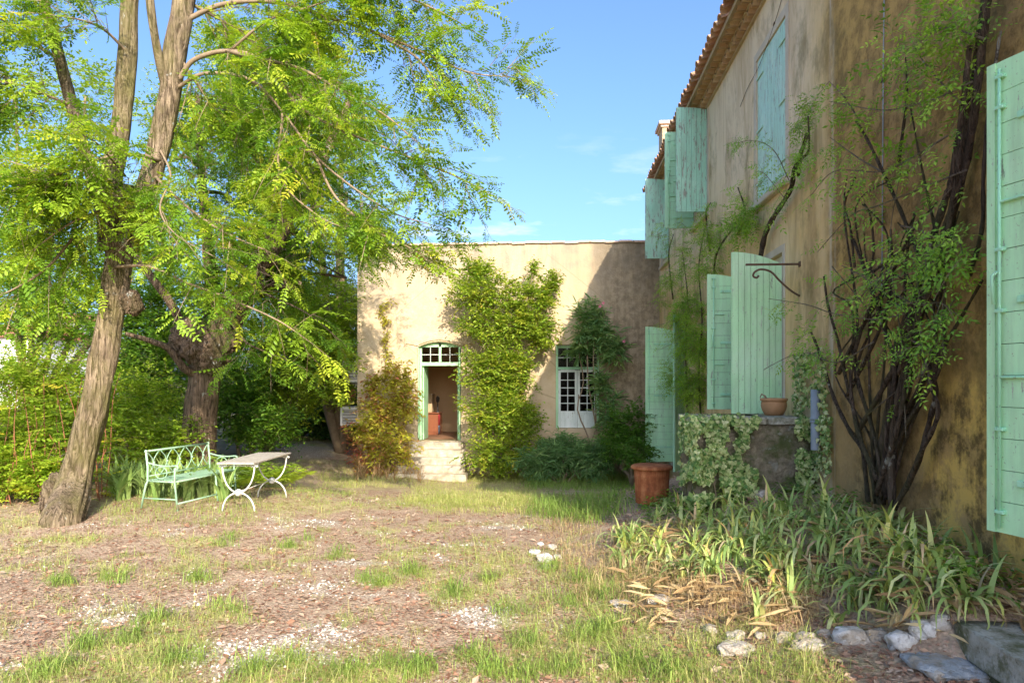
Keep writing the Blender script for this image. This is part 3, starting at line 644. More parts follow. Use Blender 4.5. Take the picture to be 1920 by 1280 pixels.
# door frame, transom light, folded leaves
def bx(nm, c, d, mat, par, bv=.004): return MB().box(c, d).build(nm, mat, par, bevel=bv)
fy = YF + .17; ztr = float(farp(825, 684)[2])
dfo = bx('door_frame', ((dl + dr) / 2, fy, ztr + .03), (dr - dl - .02, .07, .10), MT['mint'], annex)
for x in (dl + .05, dr - .05): bx('jamb', (x, fy, (dz0 + dz1) / 2 - .02), (.08, .068, dz1 - dz0 - .06), MT['mint'], dfo)
bx('mullion', ((dl + dr) / 2, fy, (ztr + dz1) / 2 + .03), (.07, .06, dz1 - ztr - .12), MT['mint'], dfo)
bx('transom_head', ((dl + dr) / 2, fy, dz1 - .085), (dr - dl - .185, .06, .13), MT['mint'], dfo)
for sx in (0, 1):
    a = dl + .095 + sx * ((dr - dl) / 2 - .055); b = a + (dr - dl) / 2 - .135; za, zb = ztr + .085, dz1 - .155
    bx('glazing_bar', ((a + b) / 2, fy, (za + zb) / 2), (.02, .03, zb - za), MT['white_paint'], dfo, .002)
    bx('glazing_bar', ((a + b) / 2, fy - .002, (za + zb) / 2), (b - a, .03, .02), MT['white_paint'], dfo, .002)
    for p in range(2):
        for q in range(2): bx('pane', (a + (b - a) * (.25 + .5 * p), fy + .012, za + (zb - za) * (.25 + .5 * q)), ((b - a) / 2 - .006, .004, (zb - za) / 2 - .006), MT['glass'], dfo, 0)
for x, s in ((dl + .115, 1), (dr - .105, -1)):   # door leaves folded inwards
    m = bx('door_leaf', (x, fy + .36, (dz0 + ztr) / 2), (.04, .62, ztr - dz0 - .03), MT['mint'], annex)
for x, s in ((dl + .028, 1), (dr - .03, -1)):    # narrow shutters folded in the reveal
    for q in range(5): bx('reveal_shutter_board', (x, YF + .005 + .03 * q - .03, (dz0 + dz1) / 2 - .05), (.022, .028, dz1 - dz0 - .24), MT['mint'], annex, .003)
# french window of the annex
wy = YF + .16; wzt = float(farp(1080, 690)[2])
wfo = bx('french_window', ((wl + wr) / 2, wy, wzt), (wr - wl - .02, .07, .07), MT['mint_far'], annex)
for x in (wl + .035, wr - .035): bx('jamb', (x, wy, (wz0 + wz1) / 2), (.06, .068, wz1 - wz0 - .01), MT['mint'], wfo)
bx('head', ((wl + wr) / 2, wy, wz1 - .05), (wr - wl - .13, .066, .08), MT['mint'], wfo)
bx('mullion', ((wl + wr) / 2, wy, (wzt + wz1) / 2 - .02), (.07, .06, wz1 - wzt - .14), MT['mint'], wfo)
def grid(a, b, za, zb, cols, rows, wood, par):
    for c in range(1, cols): bx('glazing_bar', (a + (b - a) * c / cols, wy, (za + zb) / 2), (.022, .034, zb - za), wood, par, .002)
    for r_ in range(1, rows): bx('glazing_bar', ((a + b) / 2, wy - .003, za + (zb - za) * r_ / rows), (b - a, .034, .022), wood, par, .002)
    for c in range(cols):
        for r_ in range(rows): bx('pane', (a + (b - a) * (c + .5) / cols, wy + .012, za + (zb - za) * (r_ + .5) / rows), ((b - a) / cols - .004, .004, (zb - za) / rows - .004), MT['glass'], par, 0)
xm_ = (wl + wr) / 2
for a, b in ((wl + .066, xm_ - .036), (xm_ + .036, wr - .066)): grid(a, b, wzt + .036, wz1 - .091, 2, 2, MT['white_paint'], wfo)
for a, b in ((wl + .066, xm_ - .002), (xm_ + .002, wr - .066)):
    for x in (a + .035, b - .035): bx('stile', (x, wy, (wz0 + wzt) / 2 - .02), (.068, .056, wzt - wz0 - .06), MT['white_paint'], wfo)
    bx('bottom_panel', ((a + b) / 2, wy, wz0 + .24), (b - a - .14, .05, .46), MT['white_paint'], wfo)
    bx('top_rail', ((a + b) / 2, wy, wzt - .075), (b - a - .14, .05, .07), MT['white_paint'], wfo)
    grid(a + .07, b - .07, wz0 + .471, wzt - .111, 2, 5, MT['white_paint'], wfo)
bx('handle', (xm_ + .03, wy - .045, (wz0 + wzt) / 2), (.02, .03, .22), MT['iron'], wfo)
for x in (wl - .03, wr + .02):                     # slim mint shutters folded against the reveals
    for q in range(4): bx('reveal_shutter_board', (x + (.045 if x < xm_ else -.045), YF - .055 + .045 * q, (wz0 + wz1) / 2), (.02, .042, wz1 - wz0 - .03), MT['mint'], annex, .003)
def lumpy_box(c, d, n, amp, seed=0.):
    bm = bmesh.new(); bmesh.ops.create_cube(bm, size=1); bmesh.ops.subdivide_edges(bm, edges=bm.edges[:], cuts=n, use_grid_fill=True)
    for v in bm.verts:
        p = Vector((v.co.x * d[0], v.co.y * d[1], v.co.z * d[2])); q = mnoise.noise_vector(p * 3.1 + Vector((seed, 0, 0))) * amp + mnoise.noise_vector(p * 9 + Vector((seed, 3, 0))) * amp * .4
        v.co = p + q + Vector(c)
    m = MB(); bm.verts.index_update(); m.add([v.co for v in bm.verts], [[v.index for v in f.verts] for f in bm.faces]); bm.free(); return m
# steps up to the door
g0 = float(gz(-3.3, YF - .8)); nst = 5; rise = (dz0 - g0 + .02) / nst
for i in range(nst):
    ztop = dz0 - rise * i - .012; zb_ = ztop - rise - .06; wdt = .46 + .10 * i
    x0_, x1_ = dl - .12 - .09 * i, dr + .10 + .06 * i
    lumpy_box(((x0_ + x1_) / 2, YF - .012 - .15 - .15 * i * 1.75 + (.04 if i == 0 else 0), (ztop + zb_) / 2), (x1_ - x0_, .36, ztop - zb_), 12, .012, i * 9.).build('step', MT['stone'], annex, True)

# ================================================================== things in the courtyard
# iron bracket on the house wall
bp = wallp(1500, 495); bk = thing('wall_bracket', 'dark wrought iron scroll bracket sticking out of the house wall above the landing', 'bracket', bp)
y_, z_ = bp[1], bp[2]
MB().box((XW - .29, y_, z_), (.62, .028, .022)).build('arm', MT['iron'], bk, bevel=.003)
pts = [(XW - .005, y_, z_ - .36), (XW - .10, y_, z_ - .30), (XW - .22, y_, z_ - .19), (XW - .32, y_, z_ - .085), (XW - .43, y_, z_ - .055), (XW - .50, y_, z_ - .085), (XW - .515, y_, z_ - .13), (XW - .48, y_, z_ - .15), (XW - .455, y_, z_ - .125)]
MB().tube(catmull(pts, 5), [.012] * (8 * 5 + 1), 7).build('scroll', MT['iron'], bk, True)
MB().box((XW - .004, y_, z_), (.012, .06, .06)).build('wall_plate', MT['iron'], bk, bevel=.002)

# landing in front of the middle door
LX0, LY0, LY1, LZ = 1.42, 7.42, 8.22, 1.50
ld = thing('landing', 'low mossy masonry landing half covered in ivy below the mint shutters', 'landing', (2.0, LY0, .5))
lumpy_box(((LX0 + XW) / 2 - .004, (LY0 + LY1) / 2, LZ / 2 - .15), (XW - LX0 - .03, LY1 - LY0, LZ + .3), 14, .02).build('masonry', MT['mossy'], ld, True)
lumpy_box((2.33, (LY1 + md[1] + .15) / 2 + .006, LZ / 2 - .16), (.72, md[1] + .15 - LY1, LZ + .3), 10, .012, 3.).build('door_platform', MT['mossy'], ld, True)
for i, (a, b) in enumerate(((LX0 - .03, 1.78), (1.79, 2.19), (2.20, 2.53))):
    lumpy_box(((a + b) / 2, LY0 + .13, LZ + .035), (b - a, .34, .075), 5, .008, i * 7.).build('capstone', MT['concrete'], ld, True)
for i in range(1): lumpy_box((LX0 + .14, LY0 + .32 + .22, LZ + .033), (.33, .445, .07), 5, .008, 30 + i * 7.).build('capstone', MT['concrete'], ld, True)
lumpy_box(((LX0 + XW) / 2 + .15, (LY0 + LY1) / 2 + .14, LZ + .012), (XW - LX0 - .34, LY1 - LY0 - .32, .05), 6, .004, 99).build('paving', MT['concrete'], ld, True)
# pot on the landing
c = atd(1451, 778, 7.72); c = (c[0], c[1], LZ + .068)
pt = thing('flower_pot', 'round bellied terracotta pot with a broken plant standing on the landing', 'pot', c)
MB().lathe([(.085, 0), (.098, .005), (.128, .06), (.14, .105), (.136, .145), (.132, .16), (.148, .166), (.150, .19), (.140, .194), (.124, .19), (.120, .16)], c).build('bowl', MT['terracotta'], pt, True)
MB().lathe([(.0001, .166), (.122, .166)], c).build('soil', MT['soil'], pt)
MB().tube([(c[0] - .07, c[1], c[2] + .16), (c[0] - .10, c[1], c[2] + .22), (c[0] - .135, c[1], c[2] + .24), (c[0] - .15, c[1] + .01, c[2] + .20)], [.012, .011, .010, .004], 6).build('stem', MT['twig'], pt, True)
# pipe
c = wallp(1529, 730, XW - .085)
pp = thing('grey_pipe', 'short grey plastic pipe standing against the wall beside the landing', 'pipe', (c[0], c[1], 1.25))
MB().lathe([(.046, 0), (.046, c[2] - 1.25), (.040, c[2] - 1.25), (.040, .1)], (c[0], c[1], 1.25)).build('pipe_shaft', MT['pvc'], pp, True)
for zz in (c[2] - .30, c[2] - .33): MB().lathe([(.046, -.012), (.054, -.010), (.054, .010), (.046, .012)], (c[0], c[1], zz)).build('collar', MT['pvc'], pp, True)
# rusty drum
c = atd(1222, 930, 8.75); c = (c[0], c[1], .40)
dm = thing('rusty_drum', 'rust brown iron drum with a wide lid rim in front of the ivy', 'drum', c)
MB().lathe([(.20, 0), (.205, .01), (.212, .16), (.216, .17), (.213, .18), (.222, .34), (.226, .35), (.223, .36), (.228, .46)], c, 36).build('drum_body', MT['rust'], dm, True)
MB().lathe([(.225, .43), (.262, .435), (.268, .452), (.262, .470), (.24, .482), (.12, .486), (.0001, .488)], c, 36).build('lid', MT['rust'], dm, True)

# bench
p0 = atd(277, 900, 9.9); p1 = atd(393, 900, 11.2); p0[2] = p1[2] = 0
ux = (p1 - p0); BL = np.linalg.norm(ux); ux = ux / BL; uy = np.array([ux[1], -ux[0], 0])     # uy towards the front
if uy[0] < 0: uy = -uy
bz = float(min(gz(p0[0], p0[1]), gz(p1[0], p1[1]))) - .01
BM = Matrix(((ux[0], uy[0], 0, p0[0]), (ux[1], uy[1], 0, p0[1]), (0, 0, 1, bz), (0, 0, 0, 1)))
bn = thing('garden_bench', 'pale green iron bench with a back of interlaced rings beside the leaning trunk', 'bench', (p0[0], p0[1], bz))
tb = lambda nm, pts, r, n=8, par=bn, sm_=True: MB().tube([BM @ Vector(p) for p in pts], r, n).build(nm, MT['bench'], par, sm_)
SH, BH, BD = .43, .86, .46
for x in (0, BL):
    tb('back_post', [(x, -.12, 0), (x, -.03, SH - .05), (x, 0, SH), (x, .0, SH + .2), (x, -.03, BH)], .016)
    MB().sphere(BM @ Vector((x, -.03, BH)), .024).build('finial', MT['bench'], bn, True)
    tb('front_leg', [(x, BD + .05, 0), (x, BD, SH), (x, BD, SH + .20)], .0145)
    tb('armrest', catmull([(x, -.01, SH + .27), (x, .16, SH + .235), (x, .34, SH + .225), (x, BD + .03, SH + .235), (x, BD + .055, SH + .205), (x, BD + .03, SH + .18), (x, BD, SH + .2)], 4), .012)
    tb('side_rail', [(x, 0, SH), (x, BD, SH)], .013)
    tb('foot_brace', [(x, -.075, .18), (x, BD + .03, .18)], .010)
    MB().tube([BM @ Vector((x, .23 + .10 * math.cos(a), SH + .125 + .085 * math.sin(a))) for a in np.linspace(0, 2 * PI, 19)], .008, 6, False).build('arm_ring', MT['bench'], bn, True)
tb('top_rail', [(0, -.03, BH), (BL, -.03, BH)], .015); tb('lower_back_rail', [(0, .0, SH + .07), (BL, 0, SH + .07)], .010)
tb('seat_front_rail', [(0, BD, SH), (BL, BD, SH)], .0135); tb('seat_back_rail', [(0, 0.0, SH), (BL, 0, SH)], .015)
tb('front_stretcher', [(0, BD + .04, .12), (BL, BD + .04, .12)], .013)
tb('middle_leg', [(BL * .66, BD + .04, 0), (BL * .66, BD, SH)], .015)
for i in range(11): MB().box((BL / 2, .025 + (BD - .05) * i / 10, SH + .018), (BL - .03, .030, .008), BM).build('seat_slat', MT['bench'], bn, bevel=.002)
nr = 5; zc_ = (SH + .07 + BH) / 2; hw = BL / nr; hh = (BH - SH - .07) / 2
for i in range(nr + 1):                      # leaf-shaped loops crossing each other
    for s in (-1, 1):
        xc = hw * i
        pts = [(xc + s * hw * .5 * math.sin(PI * t), -.015 - .012 * t, zc_ - hh + 2 * hh * t) for t in np.linspace(0, 1, 11)]
        if -.01 <= xc + s * hw * .5 <= BL + .01: tb('back_loop', pts, .0075, 6)
for i in range(nr):
    xc = hw * (i + .5); MB().sphere(BM @ Vector((xc, -.012, zc_)), .019).build('back_boss', MT['bench'], bn, True)

# table
q0 = atd(447, 900, 9.75); q1 = atd(510, 900, 10.95); q0[2] = q1[2] = 0
vx = (q1 - q0); TL = np.linalg.norm(vx); vx /= TL; vy = np.array([vx[1], -vx[0], 0]); tz = float(gz(q0[0], q0[1])) - .01
TM = Matrix(((vx[0], vy[0], 0, q0[0]), (vx[1], vy[1], 0, q0[1]), (0, 0, 1, tz), (0, 0, 0, 1)))
tbl = thing('garden_table', 'white iron garden table with curved crossed legs and a weathered plank top', 'table', (q0[0], q0[1], tz))
TZ = .70
for k_ in range(4):
    a = -.27 + .135 * k_ + .0675
    MB().box((TL / 2, a, TZ + random.uniform(-.003, .003)), (TL + .22 + random.uniform(-.02, .02), .131, .026), TM).build('plank', MT['tabletop'], tbl, bevel=.004)
for x in (0, TL):
    up = [(x, .235 * math.cos(t), .66 + .42 * -math.sin(t) * .93) for t in np.linspace(0, PI, 17)]
    lo = [(x, .235 * math.cos(t), .0 + .27 * math.sin(t)) for t in np.linspace(0, PI, 17)]
    up = [(x, y, max(z, .27)) for _, y, z in up]
    MB().tube([TM @ Vector(p) for p in up], .0115, 8).build('upper_leg_arc', MT['whiteiron'], tbl, True)
    MB().tube([TM @ Vector(p) for p in lo], .0115, 8).build('lower_leg_arc', MT['whiteiron'], tbl, True)
    MB().sphere(TM @ Vector((x, 0, .272)), .052).build('ball', MT['whiteiron'], tbl, True)
    for s in (-1, 1):
        MB().sphere(TM @ Vector((x, .235 * s, .668)), .020).build('knuckle', MT['whiteiron'], tbl, True)
        for e in (-1, 1): MB().sphere(TM @ Vector((x, .235 * s + .035 * e, .645)), .016).build('rosette', MT['whiteiron'], tbl, True)
    MB().tube([TM @ Vector((x, -.28, .655)), TM @ Vector((x, .28, .655))], .008, 6).build('cross_bar', MT['whiteiron'], tbl, True)
MB().tube([TM @ Vector((0, 0, .28)), TM @ Vector((TL, 0, .28))], .007, 6).build('tie_rod', MT['whiteiron'], tbl, True)

# air conditioner boxes on the annex flank
for (pa, pb, ya, yb), lb in (((643, 668, 677, 717), 'upper white box of the two air conditioners on the annex corner'), ((639, 667, 762, 798), 'lower white box of the two air conditioners on the annex corner')):
    Yc = YF + .55; A = farp(pa, ya, YF + .4); B = farp(pb, yb, YF + .4)
    x0_, z1_, z0_ = A[0], A[2], B[2]
    ac = thing('air_conditioner', lb, 'air conditioner', (x0_, Yc, z0_), 'air conditioners on the annex corner')
    w_ = AX0 - .02 - x0_
    MB().box((x0_ + w_ / 2, Yc + .2, (z0_ + z1_) / 2), (w_, .85, z1_ - z0_)).build('casing', MT['acwhite'], ac, bevel=.015)
    MB().box((x0_ + w_ / 2 - .01, Yc - .232, (z0_ + z1_) / 2), (w_ * .72, .012, (z1_ - z0_) * .72)).build('side_panel', MT['acgrille'], ac)
    for q in range(5): MB().box((x0_ + w_ / 2 - .01, Yc - .242, z0_ + (z1_ - z0_) * (.2 + .15 * q)), (w_ * .66, .012, .018)).build('louvre', MT['acwhite'], ac)
    MB().box((AX0 - .2, Yc + .1, z0_ - .03), (.42, .04, .04)).build('bracket_arm', MT['acgrille'], ac)

# furniture seen through the open door
fx = farp(790, 800, YF + 2.0)
cb = thing('wooden_cabinet', 'red brown wooden cabinet seen through the open doorway', 'cabinet', (fx[0], YF + 2.2, dz0))
X0c, X1c = float(farp(780, 800, YF + 2.0)[0]), float(farp(822, 800, YF + 2.0)[0]); zc1 = float(farp(800, 775, YF + 2.0)[2])
MB().box(((X0c + X1c) / 2, YF + 2.3, (dz0 + zc1) / 2), (X1c - X0c, .6, zc1 - dz0 - .01)).build('carcass', MT['mahog'], cb, bevel=.006)
MB().box(((X0c + X1c) / 2, YF + 2.29, zc1 + .015), (X1c - X0c + .06, .68, .03)).build('top_board', MT['mahog'], cb, bevel=.006)
for q in range(2): MB().box((X0c + (X1c - X0c) * (.26 + .48 * q), YF + 1.992, (dz0 + zc1) / 2 - .02), ((X1c - X0c) * .42, .018, zc1 - dz0 - .2)).build('cabinet_door', MT['mahog'], cb, bevel=.006)
zh = float(farp(800, 740, YF + 2.0)[2])
hb_ = thing('storage_box', 'pale wooden box standing on the cabinet inside the doorway', 'box', (X0c, YF + 2.3, zc1 + .03))
MB().box(((X0c + X1c) / 2 - .1, YF + 2.3, (zc1 + zh) / 2 + .015), ((X1c - X0c) * .66, .4, zh - zc1 - .032)).build('box_body', MT['beigebox'], hb_, bevel=.01)
MB().box(((X0c + X1c) / 2 - .1, YF + 2.3, zh + .015), ((X1c - X0c) * .70, .44, .03)).build('box_lid', MT['beigebox'], hb_, bevel=.006)
ck = thing('black_lamp_stand', 'slim black stand beside the pale box on the cabinet', 'stand', (X1c - .06, YF + 2.2, zc1 + .03))
MB().lathe([(.07, 0), (.07, .02), (.02, .05), (.018, .30), (.05, .33), (.06, .45), (.03, .5), (.0001, .52)], (X1c - .065, YF + 2.25, zc1 + .031), 16).build('turned_column', MT['black'], ck, True)
cl = thing('hanging_cloth', 'red and blue cloth hanging at the end of the cabinet', 'cloth', (X1c, YF + 1.98, zc1))
for (za, zb_, mt, nm) in ((zc1 - .02, zc1 - .36, 'redcloth', 'red_half'), (zc1 - .36, zc1 - .62, 'bluecloth', 'blue_half')):
    m = MB(); n_ = 9
    vs = [(X1c + .03 + .012 * math.sin(i * 2.1), YF + 1.98 - .10 + .022 * i + .012 * math.sin(i * 1.4), z) for z in (za, (za + zb_) / 2, zb_) for i in range(n_)]
    m.add(vs, [(r * n_ + i, r * n_ + i + 1, (r + 1) * n_ + i + 1, (r + 1) * n_ + i) for r in range(2) for i in range(n_ - 1)])
    me = m.build(nm, MT[mt], cl, True); md_ = me.modifiers.new('thick', 'SOLIDIFY'); md_.thickness = .006

# step slab, mat, stones at the right
sl_ = thing('door_step', 'mossy concrete doorstep slab at the lower right corner', 'step', (2.5, 3.0, .3))
SZ = .61
lumpy_box((2.64, 2.86, SZ - .085), (.86, 2.28, .17), 22, .0045).build('slab', MT['concrete'], sl_, True)
lumpy_box((2.65, 2.86, SZ - .27), (.84, 2.24, .20), 10, .008, 4.).build('footing', MT['mossy'], sl_, True)
mt_ = thing('door_mat', 'dark navy rubber mat lying on the doorstep slab', 'door mat', (2.62, 2.8, SZ))
MB().box((2.72, 3.02, SZ + .012), (.56, 1.35, .014)).build('mat_pad', MT['mat'], mt_, bevel=.004)
MB().box((2.56, 3.55, SZ + .0205), (.10, .025, .002)).build('mat_mark', MT['tabletop'], mt_)
def rock(c, r, sq, seed, name, label, group, mat, cat='rock'):
    bm = bmesh.new(); bmesh.ops.create_icosphere(bm, subdivisions=3, radius=1)
    o = Vector((seed * 3.7, seed * 1.9, 0))
    for v in bm.verts:
        p = v.co.copy(); f = 1 + .45 * mnoise.noise(p * 1.1 + o) + .30 * mnoise.noise(p * 2.4 + o) + .10 * mnoise.noise(p * 7 + o)
        q = p * f; q = Vector((max(-1.05, min(1.0, q.x)), max(-.95, min(1.1, q.y)), max(-.8, min(.9, q.z))))
        v.co = Vector((q.x * r * sq[0], q.y * r * sq[1], q.z * r * sq[2])) + Vector([float(k) for k in c])
    me = bpy.data.meshes.new(name); bm.to_mesh(me); bm.free(); me.materials.append(mat)
    me.polygons.foreach_set('use_smooth', [seed % 3 == 0] * len(me.polygons))
    return tag(link(bpy.data.objects.new(name, me)), label, cat, group)
ORD = ['leftmost', 'second', 'third', 'fourth', 'fifth', 'sixth', 'seventh', 'eighth', 'ninth', 'tenth', 'eleventh', 'twelfth']
edge = [(1335, 1178, .075), (1378, 1192, .085), (1428, 1190, .06), (1470, 1192, .075), (1511, 1194, .085), (1548, 1186, .06), (1596, 1196, .135), (1645, 1190, .085), (1692, 1200, .115), (1735, 1178, .105), (1763, 1168, .085)]
for i, (px, py, r) in enumerate(edge):
    p = gp(px, py + 6); r *= .64; rock((p[0], p[1], p[2] + r * .12), r, (1.2, 1., .9), i * 3 + (i % 2), 'limestone_rock', f'{ORD[i]} limestone rock from the left in the edging of the iris bed', 'limestone rocks edging the bed', MT['rockw'] if i in (6, 8, 9) else MT['rock'])
pile = [(1003, 1040, .07), (1022, 1052, .10), (1036, 1028, .06), (1046, 1046, .05), (1014, 1022, .045)]
for i, (px, py, r) in enumerate(pile):
    p = gp(px, py); r *= .8; rock((p[0], p[1], p[2] + r * .3), r, (1.15, 1., .8), 40 + i * 3, 'white_stone', ['left stone of the small white heap on the gravel', 'largest front stone of the small white heap', 'back right stone of the small white heap', 'rightmost stone of the small white heap', 'small back stone of the white heap on the gravel'][i], 'white stones heaped on the gravel', MT['rockw'], 'stone')
for i, (px, py, r, lb) in enumerate([(1520, 1216, .075, 'flat pale stone lying in front of the rock edging'), (1240, 1130, .07, 'pale stone half buried in dry grass below the irises'), (1165, 1135, .06, 'tan stone lying among the dry stalks'), (1380, 1225, .08, 'long grey stone lying in the shade before the edging'), (1030, 1065, .05, 'tan stone beside the white heap'), (1650, 1080, .05, 'pale stone hidden among the iris leaves'), (1430, 930, .09, 'grey block at the foot of the landing')]):
    p = gp(px, py); rock((p[0], p[1], p[2] + r * .2), r, (1.5, 1., .6), 70 + i * 3, 'loose_stone', lb, 'loose stones', MT['rock'], 'stone')
p = gp(1785, 1246); rock((p[0], p[1], p[2] - .012), .17, (1.25, 1.15, .22), 91, 'flagstone', 'blue grey flagstone lying in front of the doorstep slab', None, MT['slate'], 'flagstone')
p = gp(1712, 1250); q = gp(1765, 1285)
cy = MB().tube(catmull([(p[0], p[1], p[2] + .025), ((p[0] + q[0]) / 2, (p[1] + q[1]) / 2, (p[2] + q[2]) / 2 + .03), (q[0], q[1], q[2] + .025)], 6), .032, 12).build('stone_baluster', MT['rock'], None, True)
tag(cy, 'broken round stone rod lying by the flagstone', 'stone rod')

# white houses far beyond the garden
for i, (px0, px1, py0, py1, d, lb) in enumerate([(-60, 62, 632, 716, 46, 'white house glimpsed low through the leaves at the left edge'), (96, 150, 604, 650, 62, 'white house with a red tiled roof glimpsed between leaves and trunk')]):
    A = atd(px0, py0, d); B = atd(px1, py1, d); w_ = B[0] - A[0]; h = thing('white_house', lb, 'house', (A[0] + w_ / 2, A[1] + 3, -.2), 'houses beyond the garden')
    MB().box((A[0] + w_ / 2, A[1] + 3, (A[2] - .3) / 2), (w_, 6, A[2] + .3)).build('wall', MT['farwhite'], h)
    xm2 = A[0] + w_ / 2; rr = MB(); rz = A[2]
    rr.add([(A[0] - .4, A[1] - .4, rz), (A[0] + w_ + .4, A[1] - .4, rz), (A[0] + w_ + .4, A[1] + 6.4, rz), (A[0] - .4, A[1] + 6.4, rz), (A[0] - .4, A[1] + 3, rz + 1.1), (A[0] + w_ + .4, A[1] + 3, rz + 1.1)], [(0, 1, 5, 4), (2, 3, 4, 5), (0, 4, 3), (1, 2, 5), (0, 3, 2, 1)])
    rr.build('roof', MT['roofred'], h)
    for q in range(2): MB().box((A[0] + w_ * (.3 + .4 * q), A[1] - .01, A[2] * .55), (.9, .06, 1.2)).build('window', MT['core'], h)

# cables clipped to the house wall
for pts_, r_, lb in (([(1474, -30), (1452, 45), (1425, 120), (1402, 165), (1388, 200)], .004, 'thin dark cable slanting down the house wall left of the closed window'), ([(1658, -20), (1656, 150), (1655, 320), (1654, 480), (1652, 600)], .005, 'thin pale cable hanging straight down behind the vine')):
    P = [wallp(a, b, XW - .012) for a, b in pts_]; t = thing('wall_cable', lb, 'cable', P[-1])
    MB().tube(catmull(P, 5), r_, 6).build('wire', MT['iron'] if r_ < .0045 else MT['pvc'], t, True)
    c = P[1]; MB().box((XW - .012, c[1], c[2]), (.02, .06, .025)).build('clip', MT['iron'], t)

# ================================================================== foliage tools
def unit(a): return a / np.maximum(np.linalg.norm(a, axis=-1, keepdims=True), 1e-9)
def rdir(n): return unit(rng.normal(size=(n, 3)))
def frames(d, up):
    x = unit(d); y = unit(np.cross(up, x)); z = np.cross(x, y); return np.stack([x, y, z], -1)      # columns
class Leaves:
    def __init__(s): s.V = []; s.Q = []; s.r = []; s.n = 0
    def add(s, proto, pos, fr, size, rnd):
        pv, pq = proto; m = len(pos)
        if m == 0: return
        size = np.broadcast_to(np.asarray(size, float), (m,))
        V = np.einsum('mij,kj->mki', fr, pv) * size[:, None, None] + pos[:, None, :]
        Q = pq[None] + (np.arange(m) * len(pv))[:, None, None] + s.n
        s.V.append(V.reshape(-1, 3)); s.Q.append(Q.reshape(-1, 4)); s.r.append(np.repeat(np.broadcast_to(rnd, (m,)), len(pv))); s.n += m * len(pv)
    def build(s, name, mat, parent=None, kind=None):
        me = np_mesh(name, np.concatenate(s.V), np.concatenate(s.Q), np.concatenate(s.r)); me.materials.append(mat)
        o = link(bpy.data.objects.new(name, me), parent)
        if kind: o['kind'] = kind
        return o
def P_(v, q): return np.array(v, float), np.array(q, int)
DIAMOND = P_([(0, 0, 0), (.48, -.27, .05), (1, 0, -.04), (.48, .27, .05)], [(0, 1, 2, 3)])
LEAF = P_([(0, 0, 0), (.28, -.27, .06), (.66, -.21, .04), (1, 0, -.10), (.66, .21, .04), (.28, .27, .06)], [(0, 1, 2, 3), (0, 3, 4, 5)])
LANCE = P_([(0, 0, 0), (.3, -.085, .02), (.7, -.07, .0), (1, 0, -.10), (.7, .07, .0), (.3, .085, .02)], [(0, 1, 2, 3), (0, 3, 4, 5)])
IVY = P_([(0, 0, 0), (.05, -.42, .02), (.40, -.30, .05), (.62, -.52, -.02), (.66, -.18, .05), (1, 0, -.08), (.66, .18, .05), (.62, .52, -.02), (.40, .30, .05), (.05, .42, .02)],
         [(0, 1, 2, 4), (2, 3, 4, 2 + 0), (0, 4, 5, 6), (0, 6, 8, 9)])
IVY = (IVY[0], np.array([(0, 1, 2, 4), (0, 4, 5, 6), (0, 6, 8, 9), (2, 3, 4, 4), (8, 6, 6, 7)])[:3])
IVY[0][2] += (.02, -.12, 0); IVY[0][8] += (.02, .12, 0)
prs = np.random.RandomState(5)
def pinnate(pairs, ll, lw, droop=.22, start=.16, tip=True, oval=False):
    """compound leaf one unit long: leaflets in pairs along a drooping midrib"""
    V = []; Q = []
    rib = lambda t: np.array([t, 0, -droop * t * t])
    def leaflet(p, d, n, l, w):
        y = np.cross(n, d); b = len(V)
        if oval:
            V.extend([p, p + d * l * .30 - y * w * .48 + n * .04 * l, p + d * l * .78 - y * w * .40 + n * .03 * l, p + d * l, p + d * l * .78 + y * w * .40 + n * .03 * l, p + d * l * .30 + y * w * .48 + n * .04 * l]); Q.extend([(b, b + 1, b + 2, b + 3), (b, b + 3, b + 4, b + 5)])
        else:
            V.extend([p, p + d * l * .42 - y * w * .5 + n * .03 * l, p + d * l, p + d * l * .42 + y * w * .5 + n * .03 * l]); Q.append((b, b + 1, b + 2, b + 3))
    for i in range(pairs):
        t = start + (1 - start) * (i + .3) / pairs + prs.uniform(-.02, .02); p = rib(t); tx = np.array([1, 0, -2 * droop * t]); tx /= np.linalg.norm(tx)
        for s in (-1, 1):
            if prs.rand() < .05: continue
            d = tx * prs.uniform(.25, .6) + np.array([0, s * .9, -.16 + prs.uniform(-.28, .22)]); d /= np.linalg.norm(d); n = np.array([0, s * .16, 1.]); n -= d * n.dot(d); n /= np.linalg.norm(n)
            k = (1 - .25 * abs(2 * (i + .5) / pairs - 1)) * prs.uniform(.75, 1.15); leaflet(p, d, n, ll * k, lw * k)
    if tip:
        d = np.array([1, 0, -2 * droop]); d /= np.linalg.norm(d); leaflet(rib(.98), d, np.array([0, 0, 1.]), ll * .9, lw * .9)
    b = len(V); w = .008
    V.extend([np.array([0, -w, 0]), np.array([0, w, 0]), rib(1) + (0, w * .4, 0), rib(1) - (0, w * .4, 0)]); Q.append((b, b + 1, b + 2, b + 3))
    return np.array(V), np.array(Q)
ROB = [pinnate(6, .235, .125, .12), pinnate(7, .205, .11, .24), pinnate(5, .26, .14, .18), pinnate(7, .20, .11, .4), pinnate(6, .23, .12, .0)]
ROBO = [pinnate(6, .235, .10, .10, oval=True), pinnate(7, .205, .088, .22, oval=True), pinnate(5, .26, .115, .15, oval=True), pinnate(8, .19, .085, .30, oval=True), pinnate(6, .225, .10, .40, oval=True), pinnate(4, .28, .125, .05, oval=True), pinnate(7, .21, .09, -.08, oval=True)]
CAMP = [pinnate(3, .38, .16, .25), pinnate(2, .42, .18, .15)]
def fern_p(): return pinnate(9, .26, .06, .35)

